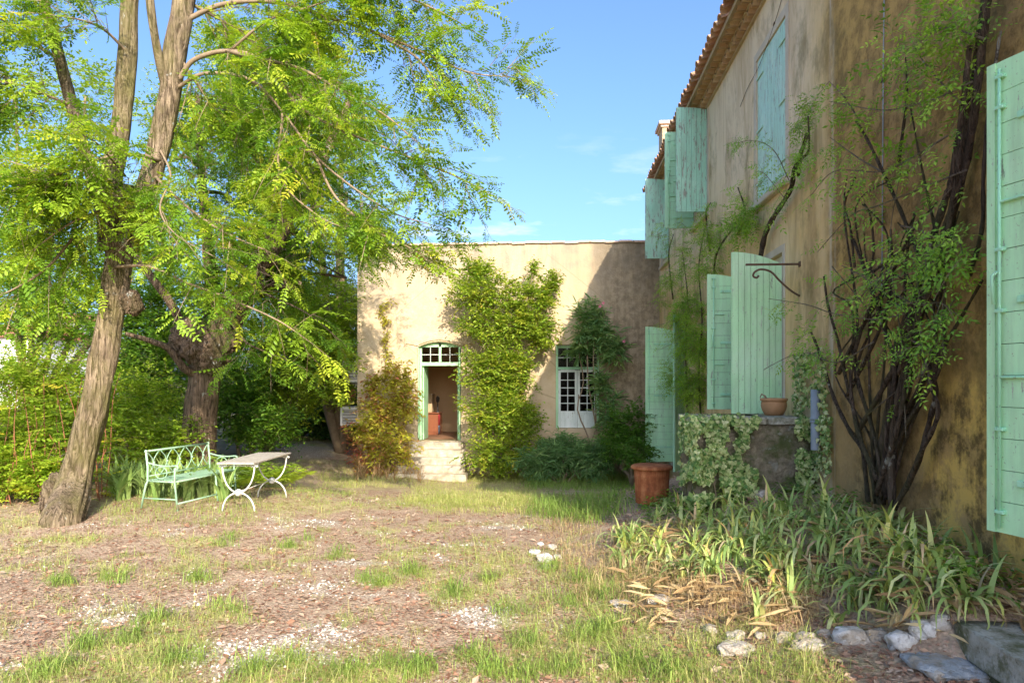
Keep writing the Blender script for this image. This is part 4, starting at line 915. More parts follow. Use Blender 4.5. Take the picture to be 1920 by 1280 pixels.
def twig_leaves(Lv, protos, O, D, length, n, size, up=(0, 0, 1), droop=.25, tw=None, rlo=0., rhi=1., spread=.85, srand=.25):
    """twigs starting at O in direction D carrying n alternate leaves each"""
    m = len(O)
    if m == 0: return
    length = np.broadcast_to(np.asarray(length, float), (m,)); D = unit(D)
    t = (np.arange(n) + .6) / n; t = t[None, :] + rng.uniform(-.03, .03, (m, n))
    pos = O[:, None] + D[:, None] * (length[:, None] * t)[..., None]; pos[..., 2] -= droop * length[:, None] * t * t
    tan = D[:, None] + np.zeros_like(pos); tan[..., 2] -= 2 * droop * t; tan = unit(tan)
    side = unit(np.cross(tan, np.array(up, float)[None, None] + rng.normal(0, .18, tan.shape)))
    sg = np.where((np.arange(n) % 2) == 0, 1, -1)[None, :, None] * np.where(rng.rand(m, 1, 1) < .5, 1, -1)
    d = unit(tan * (1 - spread * .55) + side * sg * spread + rng.normal(0, .22, tan.shape) + np.array([0, 0, -.08]))
    nrm = unit(np.array(up, float)[None, None] + rng.normal(0, .33, tan.shape))
    base = rng.uniform(rlo, rhi, (m, 1)) * .75 + rng.uniform(rlo, rhi, (m, n)) * .25
    sz = size * rng.uniform(1 - srand, 1 + srand, (m, n)) * rng.uniform(.72, 1.25, (m, 1))
    pos, d, nrm, base, sz = pos.reshape(-1, 3), d.reshape(-1, 3), nrm.reshape(-1, 3), base.ravel(), sz.ravel()
    fr = frames(d, nrm); pick = rng.randint(0, len(protos), len(pos))
    for k, p in enumerate(protos):
        s = pick == k; Lv.add(p, pos[s], fr[s], sz[s], base[s])
    if tw is not None:
        e = O + D * length[:, None]; e[:, 2] -= droop * length; mid = O + D * length[:, None] * .5; mid[:, 2] -= droop * length * .25
        tw.append((O, mid, e, length))
def twig_mesh(tws, name, mat, parent, r=.006):
    V = []; Q = []; nb = 0; ang = np.array([0, 2.09, 4.19])
    for O, M, E, Ln in tws:
        m = len(O); d = unit(E - O); a = unit(np.cross(d, np.array([.3, .2, .9]))); b = np.cross(d, a)
        ring = np.cos(ang)[None, :, None] * a[:, None] + np.sin(ang)[None, :, None] * b[:, None]
        rr = (r * np.clip(Ln / .6, .5, 2.))[:, None, None]
        v = np.stack([O[:, None] + ring * rr, M[:, None] + ring * rr * .7, E[:, None] + ring * rr * .25], 1).reshape(m, 9, 3)
        q = np.array([(i * 3 + k, i * 3 + (k + 1) % 3, i * 3 + 3 + (k + 1) % 3, i * 3 + 3 + k) for i in range(2) for k in range(3)])
        V.append(v.reshape(-1, 3)); Q.append((q[None] + (np.arange(m) * 9)[:, None, None] + nb).reshape(-1, 4)); nb += m * 9
    me = np_mesh(name, np.concatenate(V), np.concatenate(Q)); me.materials.append(mat)
    o = link(bpy.data.objects.new(name, me), parent); o['kind'] = 'stuff'; return o

def bark_tube(name, pts, rad, mat, parent, sides=22, seg=7, amp=.10, flare=0., seed=0.):
    """trunk or limb with furrowed bark"""
    C = catmull(pts, seg); rr = np.interp(np.linspace(0, 1, len(C)), np.linspace(0, 1, len(rad)), rad)
    m = MB(); n = sides; P = [Vector(c) for c in C]; vs = []; nrm = None; k_ = len(P)
    for i in range(k_):
        t = (P[min(i + 1, k_ - 1)] - P[max(i - 1, 0)]).normalized()
        if nrm is None: nrm = t.cross(Vector((0, 1, .1))).normalized()
        else: nrm = (nrm - t * nrm.dot(t)).normalized()
        b = t.cross(nrm); r = rr[i]
        for k in range(n):
            a = 2 * PI * k / n; dr_ = nrm * math.cos(a) + b * math.sin(a); q = P[i]
            rid = mnoise.noise(Vector((math.cos(a) * 3.2 / 1 + seed, math.sin(a) * 3.2, (q.z) * 1.1))) * .9 + abs(mnoise.noise(Vector((math.cos(a) * 6.5, math.sin(a) * 6.5 + seed, q.z * 2.2)))) * 1.0
            lump = mnoise.noise(q * 1.7 + dr_ * .6 + Vector((seed, 0, 0)))
            fl = flare * max(0, 1 - i / (k_ * .18)) ** 2 * (.6 + .8 * abs(mnoise.noise(Vector((math.cos(a) * 1.6 + seed, math.sin(a) * 1.6, 0)))) * 2) if flare else 0
            rd2 = 1 - abs(mnoise.noise(Vector((math.cos(a) * 4.6 + seed, math.sin(a) * 4.6, q.z * .8 + a * .3)))) * 2.2
            vs.append(q + dr_ * r * (1 + amp * .6 * rid + amp * .55 * max(0, rd2) + amp * .9 * lump + fl))
    fs = [(i * n + k, i * n + (k + 1) % n, (i + 1) * n + (k + 1) % n, (i + 1) * n + k) for i in range(k_ - 1) for k in range(n)] + [tuple((k_ - 1) * n + k for k in range(n))]
    m.add(vs, fs); return m.build(name, mat, parent, True), C

def along(C, n, t0=0., t1=1.):
    """n random points and tangents along a polyline"""
    seg = np.linalg.norm(np.diff(C, axis=0), axis=1); s = np.concatenate([[0], np.cumsum(seg)]); L_ = s[-1]
    u = np.sort(rng.uniform(t0, t1, n)) * L_; i = np.clip(np.searchsorted(s, u) - 1, 0, len(seg) - 1); f = (u - s[i]) / seg[i]
    return C[i] + (C[i + 1] - C[i]) * f[:, None], unit(C[i + 1] - C[i]), u / L_

LEAFM = {
 'rob': m_leaf('robinia_leaf', [(0., (.06, .14, .012)), (.3, (.17, .31, .02)), (.65, (.33, .46, .03)), (.92, (.48, .53, .04)), (1., (.70, .52, .04))], .45, tint=1.3),
 'rob2': m_leaf('robinia_leaf_deeper', [(0., (.05, .12, .012)), (.45, (.15, .30, .02)), (.88, (.31, .44, .03)), (1., (.60, .48, .04))], .45, tint=1.3),
 'lime': m_leaf('lime_green_leaf', [(0., (.17, .30, .02)), (.5, (.31, .44, .03)), (1., (.48, .53, .05))], .45, tint=1.3),
 'mid': m_leaf('mid_green_leaf', [(0., (.055, .14, .016)), (.5, (.125, .26, .022)), (1., (.25, .37, .03))], .4),
 'dark': m_leaf('dark_green_leaf', [(0., (.04, .10, .025)), (.5, (.09, .19, .035)), (1., (.17, .29, .05))], .3),
 'pale': m_leaf('pale_olive_leaf', [(0., (.10, .15, .03)), (.5, (.20, .25, .05)), (1., (.33, .33, .09))], .35),
 'shrub': m_leaf('wall_shrub_leaf', [(0., (.13, .24, .02)), (.4, (.26, .38, .03)), (.75, (.40, .47, .045)), (.92, (.54, .50, .06)), (1., (.60, .34, .08))], .42, tint=1.3),
 'creep': m_leaf('creeper_leaf', [(0., (.45, .09, .07)), (.22, (.52, .19, .11)), (.38, (.45, .33, .07)), (.65, (.44, .45, .05)), (1., (.60, .54, .05))], .42, tint=1.3),
 'olea': m_leaf('oleander_leaf', [(0., (.09, .20, .07)), (.6, (.20, .35, .11)), (1., (.34, .45, .14))], .35),
 'vine': m_leaf('climber_leaf', [(0., (.13, .29, .03)), (.5, (.27, .48, .05)), (.9, (.44, .60, .07)), (.96, (.50, .26, .11)), (1., (.52, .24, .12))], .42, tint=1.25),
 'ivy': m_leaf('variegated_ivy_leaf', [(0., (.08, .18, .04)), (.3, (.20, .32, .08)), (.6, (.38, .46, .16)), (.85, (.54, .58, .26)), (1., (.66, .66, .36))], .2),
 'grass': m_leaf('grass_blade', [(0., (.16, .27, .045)), (.45, (.32, .42, .08)), (.75, (.52, .50, .16)), (1., (.70, .58, .30))], .35, .6),
 'iris': m_leaf('iris_leaf', objvar=True, stops=[(0., (.26, .38, .10)), (.5, (.45, .55, .17)), (.74, (.62, .64, .28)), (.80, (.56, .38, .21)), (1., (.66, .50, .33))], trans=.25, rough=.5),
 'straw': m_leaf('dry_stalk', [(0., (.30, .18, .08)), (.5, (.50, .34, .16)), (1., (.66, .52, .28))], .2, .8),
 'litter': m_leaf('fallen_leaf', [(0., (.23, .105, .06)), (.4, (.33, .18, .11)), (.75, (.44, .29, .19)), (.95, (.55, .42, .31)), (1., (.66, .46, .05))], .1, .9),
}
# ================================================================== trees
def burl_lump(name, c_, d_, s_, parent, mat):
    k = atd(*c_); bm = bmesh.new(); bmesh.ops.create_icosphere(bm, subdivisions=5, radius=.5)
    for v in bm.verts:
        p = v.co * 3.2 + Vector((s_ * 5, 0, 0)); f = 1 + .42 * mnoise.noise(p * .8) + .30 * abs(mnoise.noise(p * 2.0)) + .14 * mnoise.noise(p * 5)
        v.co = Vector((v.co.x * d_[0] * f + k[0], v.co.y * d_[1] * f + k[1], v.co.z * d_[2] * f + k[2]))
    m = MB(); bm.verts.index_update(); m.add([v.co for v in bm.verts], [[v.index for v in f.verts] for f in bm.faces]); bm.free(); m.build(name, MT[mat], parent, True)
def pxs(L): return [atd(*p) for p in L]
tree1 = thing('robinia_tree', 'leaning furrowed robinia with pale lichened trunk in front of the bench end', 'tree', gp(125, 975))
b0 = gp(118, 978)
trunk1, C1 = bark_tube('trunk', [(b0[0], b0[1], b0[2] - .25)] + [(b0[0] + .02, b0[1], b0[2] + .05)] + pxs([(140, 900, 9.6), (166, 800, 9.65), (190, 690, 9.7), (210, 570, 9.75), (224, 480, 9.8), (232, 400, 9.8), (240, 350, 9.85)]), [.25, .215, .182, .166, .157, .153, .163, .16, .10], MT['bark'], tree1, 64, 26, .22, .28, 2.)
forks1 = []
for i, (L_, r_) in enumerate([([(205, 470, 9.7), (203, 370, 9.7), (222, 260, 9.7), (238, 130, 9.65), (243, 0, 9.6), (250, -160, 9.5), (262, -380, 9.5)], [.14, .135, .12, .11, .105, .09, .05]),
                  ([(240, 470, 9.8), (262, 400, 9.8), (288, 310, 9.85), (312, 210, 9.9), (328, 110, 9.95), (345, 0, 10), (372, -150, 10.1), (410, -350, 10.2)], [.15, .15, .14, .14, .145, .14, .10, .06]),
                  ([(208, 440, 9.75), (172, 330, 9.6), (138, 210, 9.5), (112, 110, 9.4), (82, 0, 9.3), (50, -140, 9.2)], [.09, .08, .075, .068, .06, .045]),
                  ([(312, 170, 9.9), (292, 80, 9.7), (280, -10, 9.6), (270, -140, 9.5)], [.065, .055, .05, .035])]):
    o, C = bark_tube('limb', pxs(L_), r_, MT['bark'], tree1, 30, 12, .16, 0, 5. + i); forks1.append(C)
kb = atd(248, 568, 9.55); burl_lump('bark_knot', (248, 568, 9.6), (.24, .3, .34), 4., tree1, 'bark2')
kb = atd(95, 935, 9.7); burl_lump('root_buttress', (104, 940, 9.75), (.34, .4, .7), 6., tree1, 'bark')
crown1 = Leaves(); tw1 = []
def bough(tree, crown, tws, L_, r0, r1, nbr, Lbr, ntw, mat, size, protos=ROB, nl=11, tlen=.55, rlo=0., rhi=1., t0=.15, droop=.3, lateral=1.):
    C = catmull(pxs(L_), 8); m = MB(); m.tube(C, list(np.linspace(r0, r1, len(C))), 8); m.build('branch', mat, tree, True)
    P, T, u = along(C, nbr, t0, 1.)
    N = unit(np.cross(T, rdir(nbr))); D = unit(T * .75 + N * lateral + np.array([0, 0, -.05])); Ln = Lbr * rng.uniform(.5, 1.2, nbr) * (1.15 - .55 * u)
    tws.append((P, P + D * Ln[:, None] * .5 + np.array([0, 0, -.03]), P + D * Ln[:, None] + np.array([0, 0, -1.]) * (.12 * Ln)[:, None], Ln * 1.6))
    for k in range(ntw):
        f = rng.uniform(.15, 1., nbr); O = P + D * (Ln * f)[:, None]; O[:, 2] -= .12 * Ln * f * f
        d2 = unit(D * .7 + rdir(nbr) * .75 + T * .3 + np.array([0, 0, -.15]))
        twig_leaves(crown, protos, O, d2, tlen * rng.uniform(.6, 1.25, nbr), nl, size, droop=droop, tw=tws, rlo=rlo, rhi=rhi)
    twig_leaves(crown, protos, C[-1:] - 0, unit(C[-1:] - C[-4:-3]), np.array([tlen]), nl, size, droop=droop, tw=tws, rlo=rlo, rhi=rhi)
    return C
B1 = [
 ([(335, 150, 9.9), (365, 112, 9.8), (430, 96, 9.7), (500, 118, 9.6), (560, 198, 9.5), (643, 245, 9.4), (740, 284, 9.3), (830, 320, 9.2), (905, 355, 9.1)], 0.037, .007, 26, .5, 2),
 ([(345, 40, 10), (420, 8, 9.9), (520, 5, 9.8), (625, 36, 9.7), (704, 61, 9.6), (790, 97, 9.5), (876, 135, 9.4), (955, 145, 9.3)], 0.037, .007, 22, .5, 2),
 ([(704, 61, 9.6), (776, 104, 9.5), (810, 144, 9.45), (822, 175, 9.4), (850, 200, 9.4)], .02, .006, 7, .4, 2),
 ([(332, 165, 9.9), (385, 138, 9.7), (470, 150, 9.6), (530, 210, 9.5), (590, 290, 9.4), (660, 350, 9.3), (740, 400, 9.2), (805, 420, 9.2)], 0.027, .007, 18, .45, 2),
 ([(370, -40, 10), (470, -60, 9.8), (600, -50, 9.7), (720, -20, 9.6), (820, 20, 9.5), (890, 60, 9.4)], 0.034, .007, 18, .5, 2),
 ([(430, 96, 9.7), (480, 110, 9.5), (560, 128, 9.4), (640, 170, 9.3), (720, 215, 9.2), (780, 265, 9.2)], .03, .008, 12, .42, 2),
 ([(300, 300, 9.8), (250, 290, 9.3), (180, 300, 8.9), (100, 330, 8.6), (30, 350, 8.4)], .03, .009, 20, .55, 3),
 ([(280, 350, 9.8), (240, 380, 9.3), (200, 390, 9.0), (130, 420, 8.8), (60, 470, 8.7)], .025, .008, 12, .45, 2),
 ([(290, 330, 9.8), (330, 370, 9.3), (380, 410, 8.9), (430, 440, 8.7), (500, 470, 8.6)], .025, .008, 15, .5, 2),
 ([(215, 500, 9.6), (280, 500, 9.1), (350, 530, 8.8), (430, 560, 8.6), (520, 600, 8.5), (580, 640, 8.5)], .022, .007, 8, .45, 2),
 ([(300, 280, 9.8), (320, 330, 9.2), (300, 390, 8.6), (330, 440, 8.3), (400, 480, 8.1)], .016, .006, 7, .35, 2),
 ([(235, 330, 9.6), (210, 300, 9.0), (170, 260, 8.5), (120, 250, 8.2)], .016, .006, 8, .4, 2),
 ([(140, 200, 9.5), (90, 180, 9.2), (40, 160, 8.9), (-30, 150, 8.7)], .025, .008, 12, .6, 3),
 ([(205, 370, 9.7), (150, 430, 9.4), (90, 500, 9.2), (30, 540, 9.), (-20, 560, 8.9)], .025, .008, 14, .55, 3),
 ([(110, 110, 9.4), (60, 80, 9.2), (10, 40, 9.0), (-60, 20, 8.8)], .025, .008, 12, .6, 3),
 ([(240, 100, 9.6), (200, 60, 9.3), (160, 40, 9.0), (110, 30, 8.8)], .022, .008, 10, .5, 2),
 ([(345, 0, 10), (400, 30, 10.3), (460, 60, 10.6), (540, 70, 10.8)], .03, .009, 16, .6, 3),
 ([(590, 290, 9.4), (630, 370, 9.3), (700, 430, 9.2), (760, 460, 9.1), (800, 485, 9.1)], .02, .006, 8, .3, 2),
 ([(330, 100, 9.9), (400, 200, 10.2), (450, 260, 10.4), (520, 330, 10.5)], .03, .009, 20, .6, 3),
 ([(530, 210, 9.5), (525, 330, 9.45), (590, 400, 9.3), (650, 430, 9.2)], .02, .007, 11, .4, 2),
 ([(430, 96, 9.7), (500, 40, 9.5), (560, 20, 9.4), (650, -10, 9.3)], .02, .007, 14, .5, 3),
]
for L_, r0, r1, n, lb, nt in B1: bough(tree1, crown1, tw1, L_, r0, r1, int(n * 1.3), lb, nt, MT['twig'], .27, protos=ROBO, nl=10, droop=.14)
crown1.build('crown', LEAFM['rob'], tree1, 'stuff'); twig_mesh(tw1, 'twigs', MT['twig'], tree1)

tree2 = thing('burled_tree', 'broad dark tree with a big gnarled burl behind the bench', 'tree', gp(375, 868))
b2 = atd(372, 872, 13.6)
forks2 = []
t2, C2 = bark_tube('trunk', [(b2[0], b2[1], b2[2] - .3), (b2[0], b2[1], b2[2] + .1)] + pxs([(374, 790, 13.6), (383, 720, 13.6), (392, 650, 13.6), (400, 600, 13.6)]), [.36, .32, .285, .285, .33, .25], MT['bark2'], tree2, 40, 14, .10, .3, 7.)
for c_, d_, a_, s_ in (((380, 645, 13.4), (.95, .8, .78), .20, 1.), ((355, 625, 13.35), (.60, .6, .55), .17, 2.), ((412, 640, 13.3), (.62, .6, .80), .17, 3.), ((396, 672, 13.3), (.6, .5, .5), .14, 5.)):
    burl_lump('burl', c_, d_, s_, tree2, 'bark2')
for i, (L_, r_) in enumerate([([(396, 625, 13.6), (398, 560, 13.6), (392, 480, 13.6), (384, 400, 13.6), (376, 300, 13.7), (370, 180, 13.8)], [.17, .13, .11, .09, .07, .045]),
                  ([(415, 635, 13.6), (440, 590, 13.5), (475, 530, 13.5), (515, 450, 13.5), (560, 375, 13.5), (610, 290, 13.6), (660, 180, 13.7)], [.24, .21, .19, .165, .14, .10, .05]),
                  ([(455, 560, 13.6), (500, 540, 14.2), (540, 500, 14.6), (560, 440, 15)], [.15, .13, .10, .06]),
                  ([(372, 705, 13.5), (345, 690, 13.2), (318, 655, 13.0), (285, 640, 12.8), (235, 625, 12.6)], [.075, .07, .06, .05, .03]),
                  ([(345, 615, 13.5), (315, 560, 13.3), (270, 500, 13.2), (220, 420, 13.2)], [.09, .08, .07, .04])]):
    o_, C = bark_tube('limb', pxs(L_), r_, MT['bark2'], tree2, 18, 7, .10, 0, 11. + i); forks2.append(C)
crown2 = Leaves(); tw2 = []
for i in range(32):
    k = [(420, 420), (480, 300), (560, 250), (520, 450), (610, 330), (560, 440), (430, 200), (500, 150), (580, 120), (630, 220), (380, 300), (600, 400), (540, 520), (470, 500), (300, 450)][i % 15]
    px, py = k[0] + rng.uniform(-60, 60), k[1] + rng.uniform(-50, 50); d0 = 13.6 + rng.uniform(-.6, 1.8); a = rng.uniform(0, 2 * PI)
    L_ = [(px - 90 * math.cos(a) - 20, py + 40, d0), (px - 20, py, d0 + .2), (px + 60 * math.cos(a) + 20, py + 5 + 20 * math.sin(a), d0 + .3), (px + 110 * math.cos(a) + 20, py + 40 + 30 * math.sin(a), d0 + .2)]
    Pl = np.concatenate(forks2); s0 = atd(*L_[0]); dd = np.linalg.norm(Pl - s0, axis=1) + np.where(Pl[:, 2] > s0[2], 2., 0); root = Pl[dd.argmin()]
    C_ = catmull([root, root * .5 + s0 * .5 + np.array([0, 0, .12]), s0], 6); MB().tube(C_, list(np.linspace(.05, .022, len(C_))), 7).build('branch', MT['bark2'], tree2, True)
    bough(tree2, crown2, tw2, L_, .022, .008, 12, .8, 3, MT['bark2'], .28, nl=9, tlen=.58, droop=.18, t0=.0)
for L_ in [[(470, 540, 13.3), (520, 560, 12.6), (580, 590, 12.2), (640, 640, 12.0)], [(430, 600, 13.2), (460, 640, 12.5), (500, 660, 12.2), (550, 680, 12)], [(560, 380, 13.4), (610, 420, 13), (650, 440, 12.8), (680, 470, 12.7)]]:
    bough(tree2, crown2, tw2, L_, .025, .007, 7, .5, 2, MT['bark2'], .30, nl=9, tlen=.55, droop=.22)
crown2.build('crown', LEAFM['rob2'], tree2, 'stuff'); twig_mesh(tw2, 'twigs', MT['twig'], tree2)

# ------------------------------------------------------------------ leafy masses from overlapping clumps
def clump_leaves(Lv, protos, c, r, nspr, m, size, slen=.25, rlo=0., rhi=1., shell=.45, up=.6, ground=True, tws=None, rfun=None, dro=.25, rug=.3):
    """nspr sprigs of m leaves spread through an uneven ellipsoid"""
    u = rdir(nspr); c = np.array(c, float); r = np.array(r, float)
    lump = 1 + rug * np.sin(u[:, 0] * 4.1 + c[0] * 7) * np.sin(u[:, 1] * 3.7 + c[1] * 5) + rug * .8 * np.sin(u[:, 2] * 6.3 + c[2] * 9 + u[:, 0] * 5) + rng.normal(0, rug * .3, nspr)
    rad = (shell + (1 - shell) * rng.rand(nspr) ** .6) * lump
    O = c + u * r * rad[:, None]
    D = unit(u * 1.0 + rdir(nspr) * .7 + np.array([0, 0, .25]))
    if ground:
        k = O[:, 2] > gz(O[:, 0], O[:, 1]) + .03; O, D = O[k], D[k]
    if rfun is not None:
        for i in range(len(O)):
            pass
    twig_leaves(Lv, protos, O - D * slen * .5, D, slen * rng.uniform(.6, 1.4, len(O)), m, size, droop=dro, rlo=rlo, rhi=rhi, tw=tws)
def stems(mb_, base, tops, r0, r1, wob=.05, n=5):
    for t in tops:
        b = np.array(base, float) + rng.normal(0, .05, 3) * (1, 1, 0); t = np.array(t, float)
        pts = [b + (t - b) * f + rng.normal(0, wob, 3) * (0 < f < 1) for f in np.linspace(0, 1, n)]
        mb_.tube(catmull(pts, 3), list(np.linspace(r0, r1, (n - 1) * 3 + 1)), 6)
def leafy(name, label, cat, clumps, mat, protos, size, dens, m=6, slen=.25, group=None, part='foliage', stemmat='twig', rlo=0., rhi=1., shell=.45, base=None, trunk=.05, rug=.3, dro=.25, twigs=True):
    """clumps: (px, py, depth, rx, ry, rz) in metres; a thing with a foliage part and a stem part"""
    cs = [(atd(px, py, d), (a, b, c)) for px, py, d, a, b, c in clumps]
    if base is None:
        k = cs[0][0]; base = (k[0], k[1], float(gz(k[0], k[1])))
    t = thing(name, label, cat, base, group); Lv = Leaves(); tws = []
    for c, r in cs:
        area = 4 * PI * ((r[0] * r[1]) ** 1.6 + (r[0] * r[2]) ** 1.6 + (r[1] * r[2]) ** 1.6) ** (1 / 1.6) / 3 ** (1 / 1.6)
        clump_leaves(Lv, protos, c, r, int(area * dens), m, size, slen, rlo, rhi, shell, tws=tws, rug=rug, dro=dro)
    Lv.build(part, mat, t, 'stuff')
    sb = MB(); stems(sb, base, [c for c, r in cs], trunk, trunk * .35, .08); sb.build('trunk' if cat == 'tree' else 'stem', MT[stemmat], t, True)
    if twigs: twig_mesh([tuple(x[::3] for x in w) for w in tws], 'twigs', MT[stemmat], t, .005)
    return t
BG = 'trees and hedge behind the bench'
leafy('hedge_tree', 'tall bright green tree filling the gap between the burl and the annex', 'tree', [(500, 640, 19, 1.7, 1.3, 1.4), (590, 610, 19.5, 1.3, 1.2, 1.5), (560, 700, 19, 1.5, 1.2, 1.1), (640, 660, 20.5, .9, .9, 1.3)], LEAFM['lime'], [DIAMOND], .11, 75, 7, .4, BG, rug=.3, trunk=.12)
leafy('olive_tree', 'pale olive green tree top showing above the annex corner foliage', 'tree', [(620, 560, 27, 1.4, 1.2, 1.0), (580, 590, 27, 1.2, 1.2, .9), (650, 600, 27, .9, .9, 1.2)], LEAFM['pale'], [DIAMOND], .10, 110, 8, .4, BG, trunk=.12)
leafy('laurel_hedge', 'dark hedge in deep shade at the end of the path', 'hedge', [(560, 765, 23, 1.4, .9, 1.0), (620, 770, 23, 1.1, .9, 1.0), (500, 770, 22, 1.2, .9, .9), (655, 740, 24, .8, .8, 1.4)], LEAFM['dark'], [DIAMOND], .14, 70, 6, .35, BG, trunk=.05)
leafy('garden_shrub', 'leafy green shrub right of the burled trunk', 'shrub', [(455, 770, 16.5, .9, .8, .75), (500, 800, 16.5, .8, .7, .5), (430, 720, 16.8, .8, .7, .8)], LEAFM['mid'], [DIAMOND], .10, 100, 6, .3, BG)
leafy('background_tree', 'leafy green tree left of the burled trunk', 'tree', [(300, 700, 17, 1.3, 1., 1.1), (260, 640, 17.5, 1.1, 1., 1.0), (310, 590, 18, 1., 1., 1.), (290, 780, 16, 1.1, .9, .8)], LEAFM['mid'], [DIAMOND], .115, 90, 6, .35, BG, trunk=.1)
leafy('background_tree', 'leafy green tree behind the leaning trunk at far left', 'tree', [(40, 560, 18, 1.5, 1.2, .8), (110, 600, 18, 1.1, 1., .7), (20, 480, 19, 1.5, 1.2, 1.0), (120, 510, 19, 1.2, 1., .9), (250, 520, 19, 1.2, 1., 1.)], LEAFM['rob2'], [DIAMOND], .11, 58, 6, .35, BG, trunk=.08)
leafy('background_tree', 'tall green tree whose top fills the upper left corner', 'tree', [(40, 330, 19, 1.6, 1.3, 1.2), (100, 420, 19, 1.3, 1.2, 1.1), (30, 180, 20, 1.3, 1.2, 1.1), (160, 180, 20, 1.1, 1., 1.2), (330, 230, 20, 1.2, 1., 1.4), (300, 400, 20, 1.2, 1., 1.2)], LEAFM['lime'], [DIAMOND], .11, 36, 6, .4, BG, trunk=.10)
leafy('background_tree', 'yellow green tree whose crown shows between the upper boughs', 'tree', [(640, 220, 21, 1.4, 1.2, 1.6), (560, 140, 21, 1.4, 1.2, 1.5), (460, 200, 21, 1.3, 1.2, 1.5), (650, 360, 20, 1.2, 1., 1.3), (520, 360, 20, 1.3, 1.2, 1.5), (420, 80, 21, 1.2, 1., 1.)], LEAFM['lime'], [DIAMOND], .11, 34, 6, .4, BG, trunk=.16)
leafy('garden_shrub', 'bright low shrub in the left corner beside the leaning trunk', 'shrub', [(40, 840, 11.5, .75, .6, .55), (90, 790, 12, .7, .6, .6), (20, 740, 12, .8, .6, .7), (-40, 860, 11, .6, .5, .5), (70, 700, 12.5, .7, .6, .5), (130, 740, 12.5, .6, .5, .6), (20, 880, 10.4, .5, .3, .35), (75, 890, 10.4, .4, .3, .3)], LEAFM['lime'], [DIAMOND], .075, 150, 6, .25, BG, stemmat='redtwig')
leafy('garden_shrub', 'green shrub directly behind the bench back', 'shrub', [(230, 820, 12.8, .8, .6, .6), (310, 830, 13, .7, .6, .55), (190, 760, 13.5, .8, .7, .8), (270, 760, 14, .8, .7, .7)], LEAFM['lime'], [DIAMOND], .075, 120, 6, .25, BG)
# robinia suckers at the left edge: upright red shoots with big compound leaves
sk = thing('robinia_sapling', 'thicket of red stemmed robinia shoots at the left edge', 'sapling', gp(60, 900)); SL = Leaves(); tws = []; sb = MB()
for i in range(42):
    px = rng.uniform(-60, 200); d = rng.uniform(9.8, 11.4); h = rng.uniform(.8, 2.1); b = atd(px, 800, d); b[2] = gz(b[0], b[1])
    if 60 < px < 200 and d < 10.2: continue
    tp = b + np.array([rng.uniform(-.25, .25), rng.uniform(-.2, .2), h]); C = catmull([b, b + (tp - b) * .35 + rng.normal(0, .04, 3), b + (tp - b) * .7 + rng.normal(0, .05, 3), tp], 5)
    sb.tube(C, list(np.linspace(.009, .004, len(C))), 6); P, T, u = along(C, 11, .05, 1.)
    D = unit(rdir(11) * (1, 1, .15) + np.array([0, 0, .12])); nrm = unit(np.array([0, 0, 1]) + rng.normal(0, .25, (11, 3)))
    for k, p in enumerate(ROBO[:3]): s = rng.randint(0, 3, 11) == k; SL.add(p, P[s], frames(D, nrm)[s], rng.uniform(.30, .46, s.sum()), rng.uniform(.35, 1, s.sum()))
sb.build('shoot', MT['redtwig'], sk, True); SL.build('foliage', LEAFM['rob'], sk, 'stuff')
for lb, cl_ in (('feathery green fern growing behind the bench end', [(430, 805, 12.2), (470, 812, 12.4), (400, 800, 12.3)]), ('low feathery fern beside the sunlit path', [(505, 815, 13), (535, 825, 13.4), (450, 835, 11.8)])):
    t = thing('fern', lb, 'fern', gp(cl_[0][0], cl_[0][1] + 60), 'ferns behind the bench'); FL = Leaves()
    for px, py, d in cl_:
        b = atd(px, py, d); b[2] = gz(b[0], b[1]) + .05; n = 15; a = rng.uniform(0, 2 * PI, n)
        D = np.stack([np.cos(a), np.sin(a), rng.uniform(.5, 1.4, n)], -1); FL.add(fern_p(), np.repeat(b[None], n, 0), frames(D, np.tile([0, 0, 1.], (n, 1)) + rng.normal(0, .1, (n, 3))), rng.uniform(.5, .85, n), rng.uniform(.2, .9, n))
    FL.build('frond', LEAFM['lime'], t, 'stuff')

# ------------------------------------------------------------------ plants on the annex wall
leafy('climbing_shrub', 'huge bright green shrub climbing the annex wall right of the open door', 'shrub',
      [(938, 850, 17.5, .86, .45, .5), (935, 770, 17.6, .92, .45, .6), (925, 690, 17.8, .88, .4, .6), (935, 610, 17.9, 1.1, .4, .55), (900, 545, 18.0, .82, .35, .52), (990, 560, 18.0, .80, .35, .48), (1015, 620, 18.0, .46, .3, .5), (960, 700, 17.8, .6, .4, .6), (985, 790, 17.6, .45, .4, .5), (895, 505, 18.2, .42, .3, .28), (1035, 530, 18.2, .25, .25, .3), (1000, 505, 18.2, .14, .14, .25)],
      LEAFM['shrub'], [LEAF], .085, 150, 6, .28, shell=.4, base=farp(930, 893, 18.2), trunk=.045, rug=.25, dro=.1)
t = leafy('virginia_creeper', 'creeper bush turning red and yellow left of the open door', 'creeper',
      [(735, 840, 17.8, .60, .4, .50), (725, 770, 18.0, .62, .35, .55), (745, 705, 18.2, .46, .3, .5), (690, 800, 18.0, .42, .35, .55), (765, 750, 18.1, .26, .25, .55), (700, 720, 18.3, .28, .25, .4)],
      LEAFM['creep'], [LEAF], .10, 100, 5, .24, shell=.4, base=farp(725, 900, 18.3), trunk=.03, rlo=.16, rhi=1., dro=.4, rug=.35)
Lc = Leaves(); C = catmull([farp(745, 700, 18.6), farp(722, 650, 18.7), farp(728, 605, 18.72), farp(712, 580, 18.72), farp(742, 556, 18.72)], 8)
MB().tube(C, list(np.linspace(.016, .005, len(C))), 6).build('runner', MT['twig'], t, True)
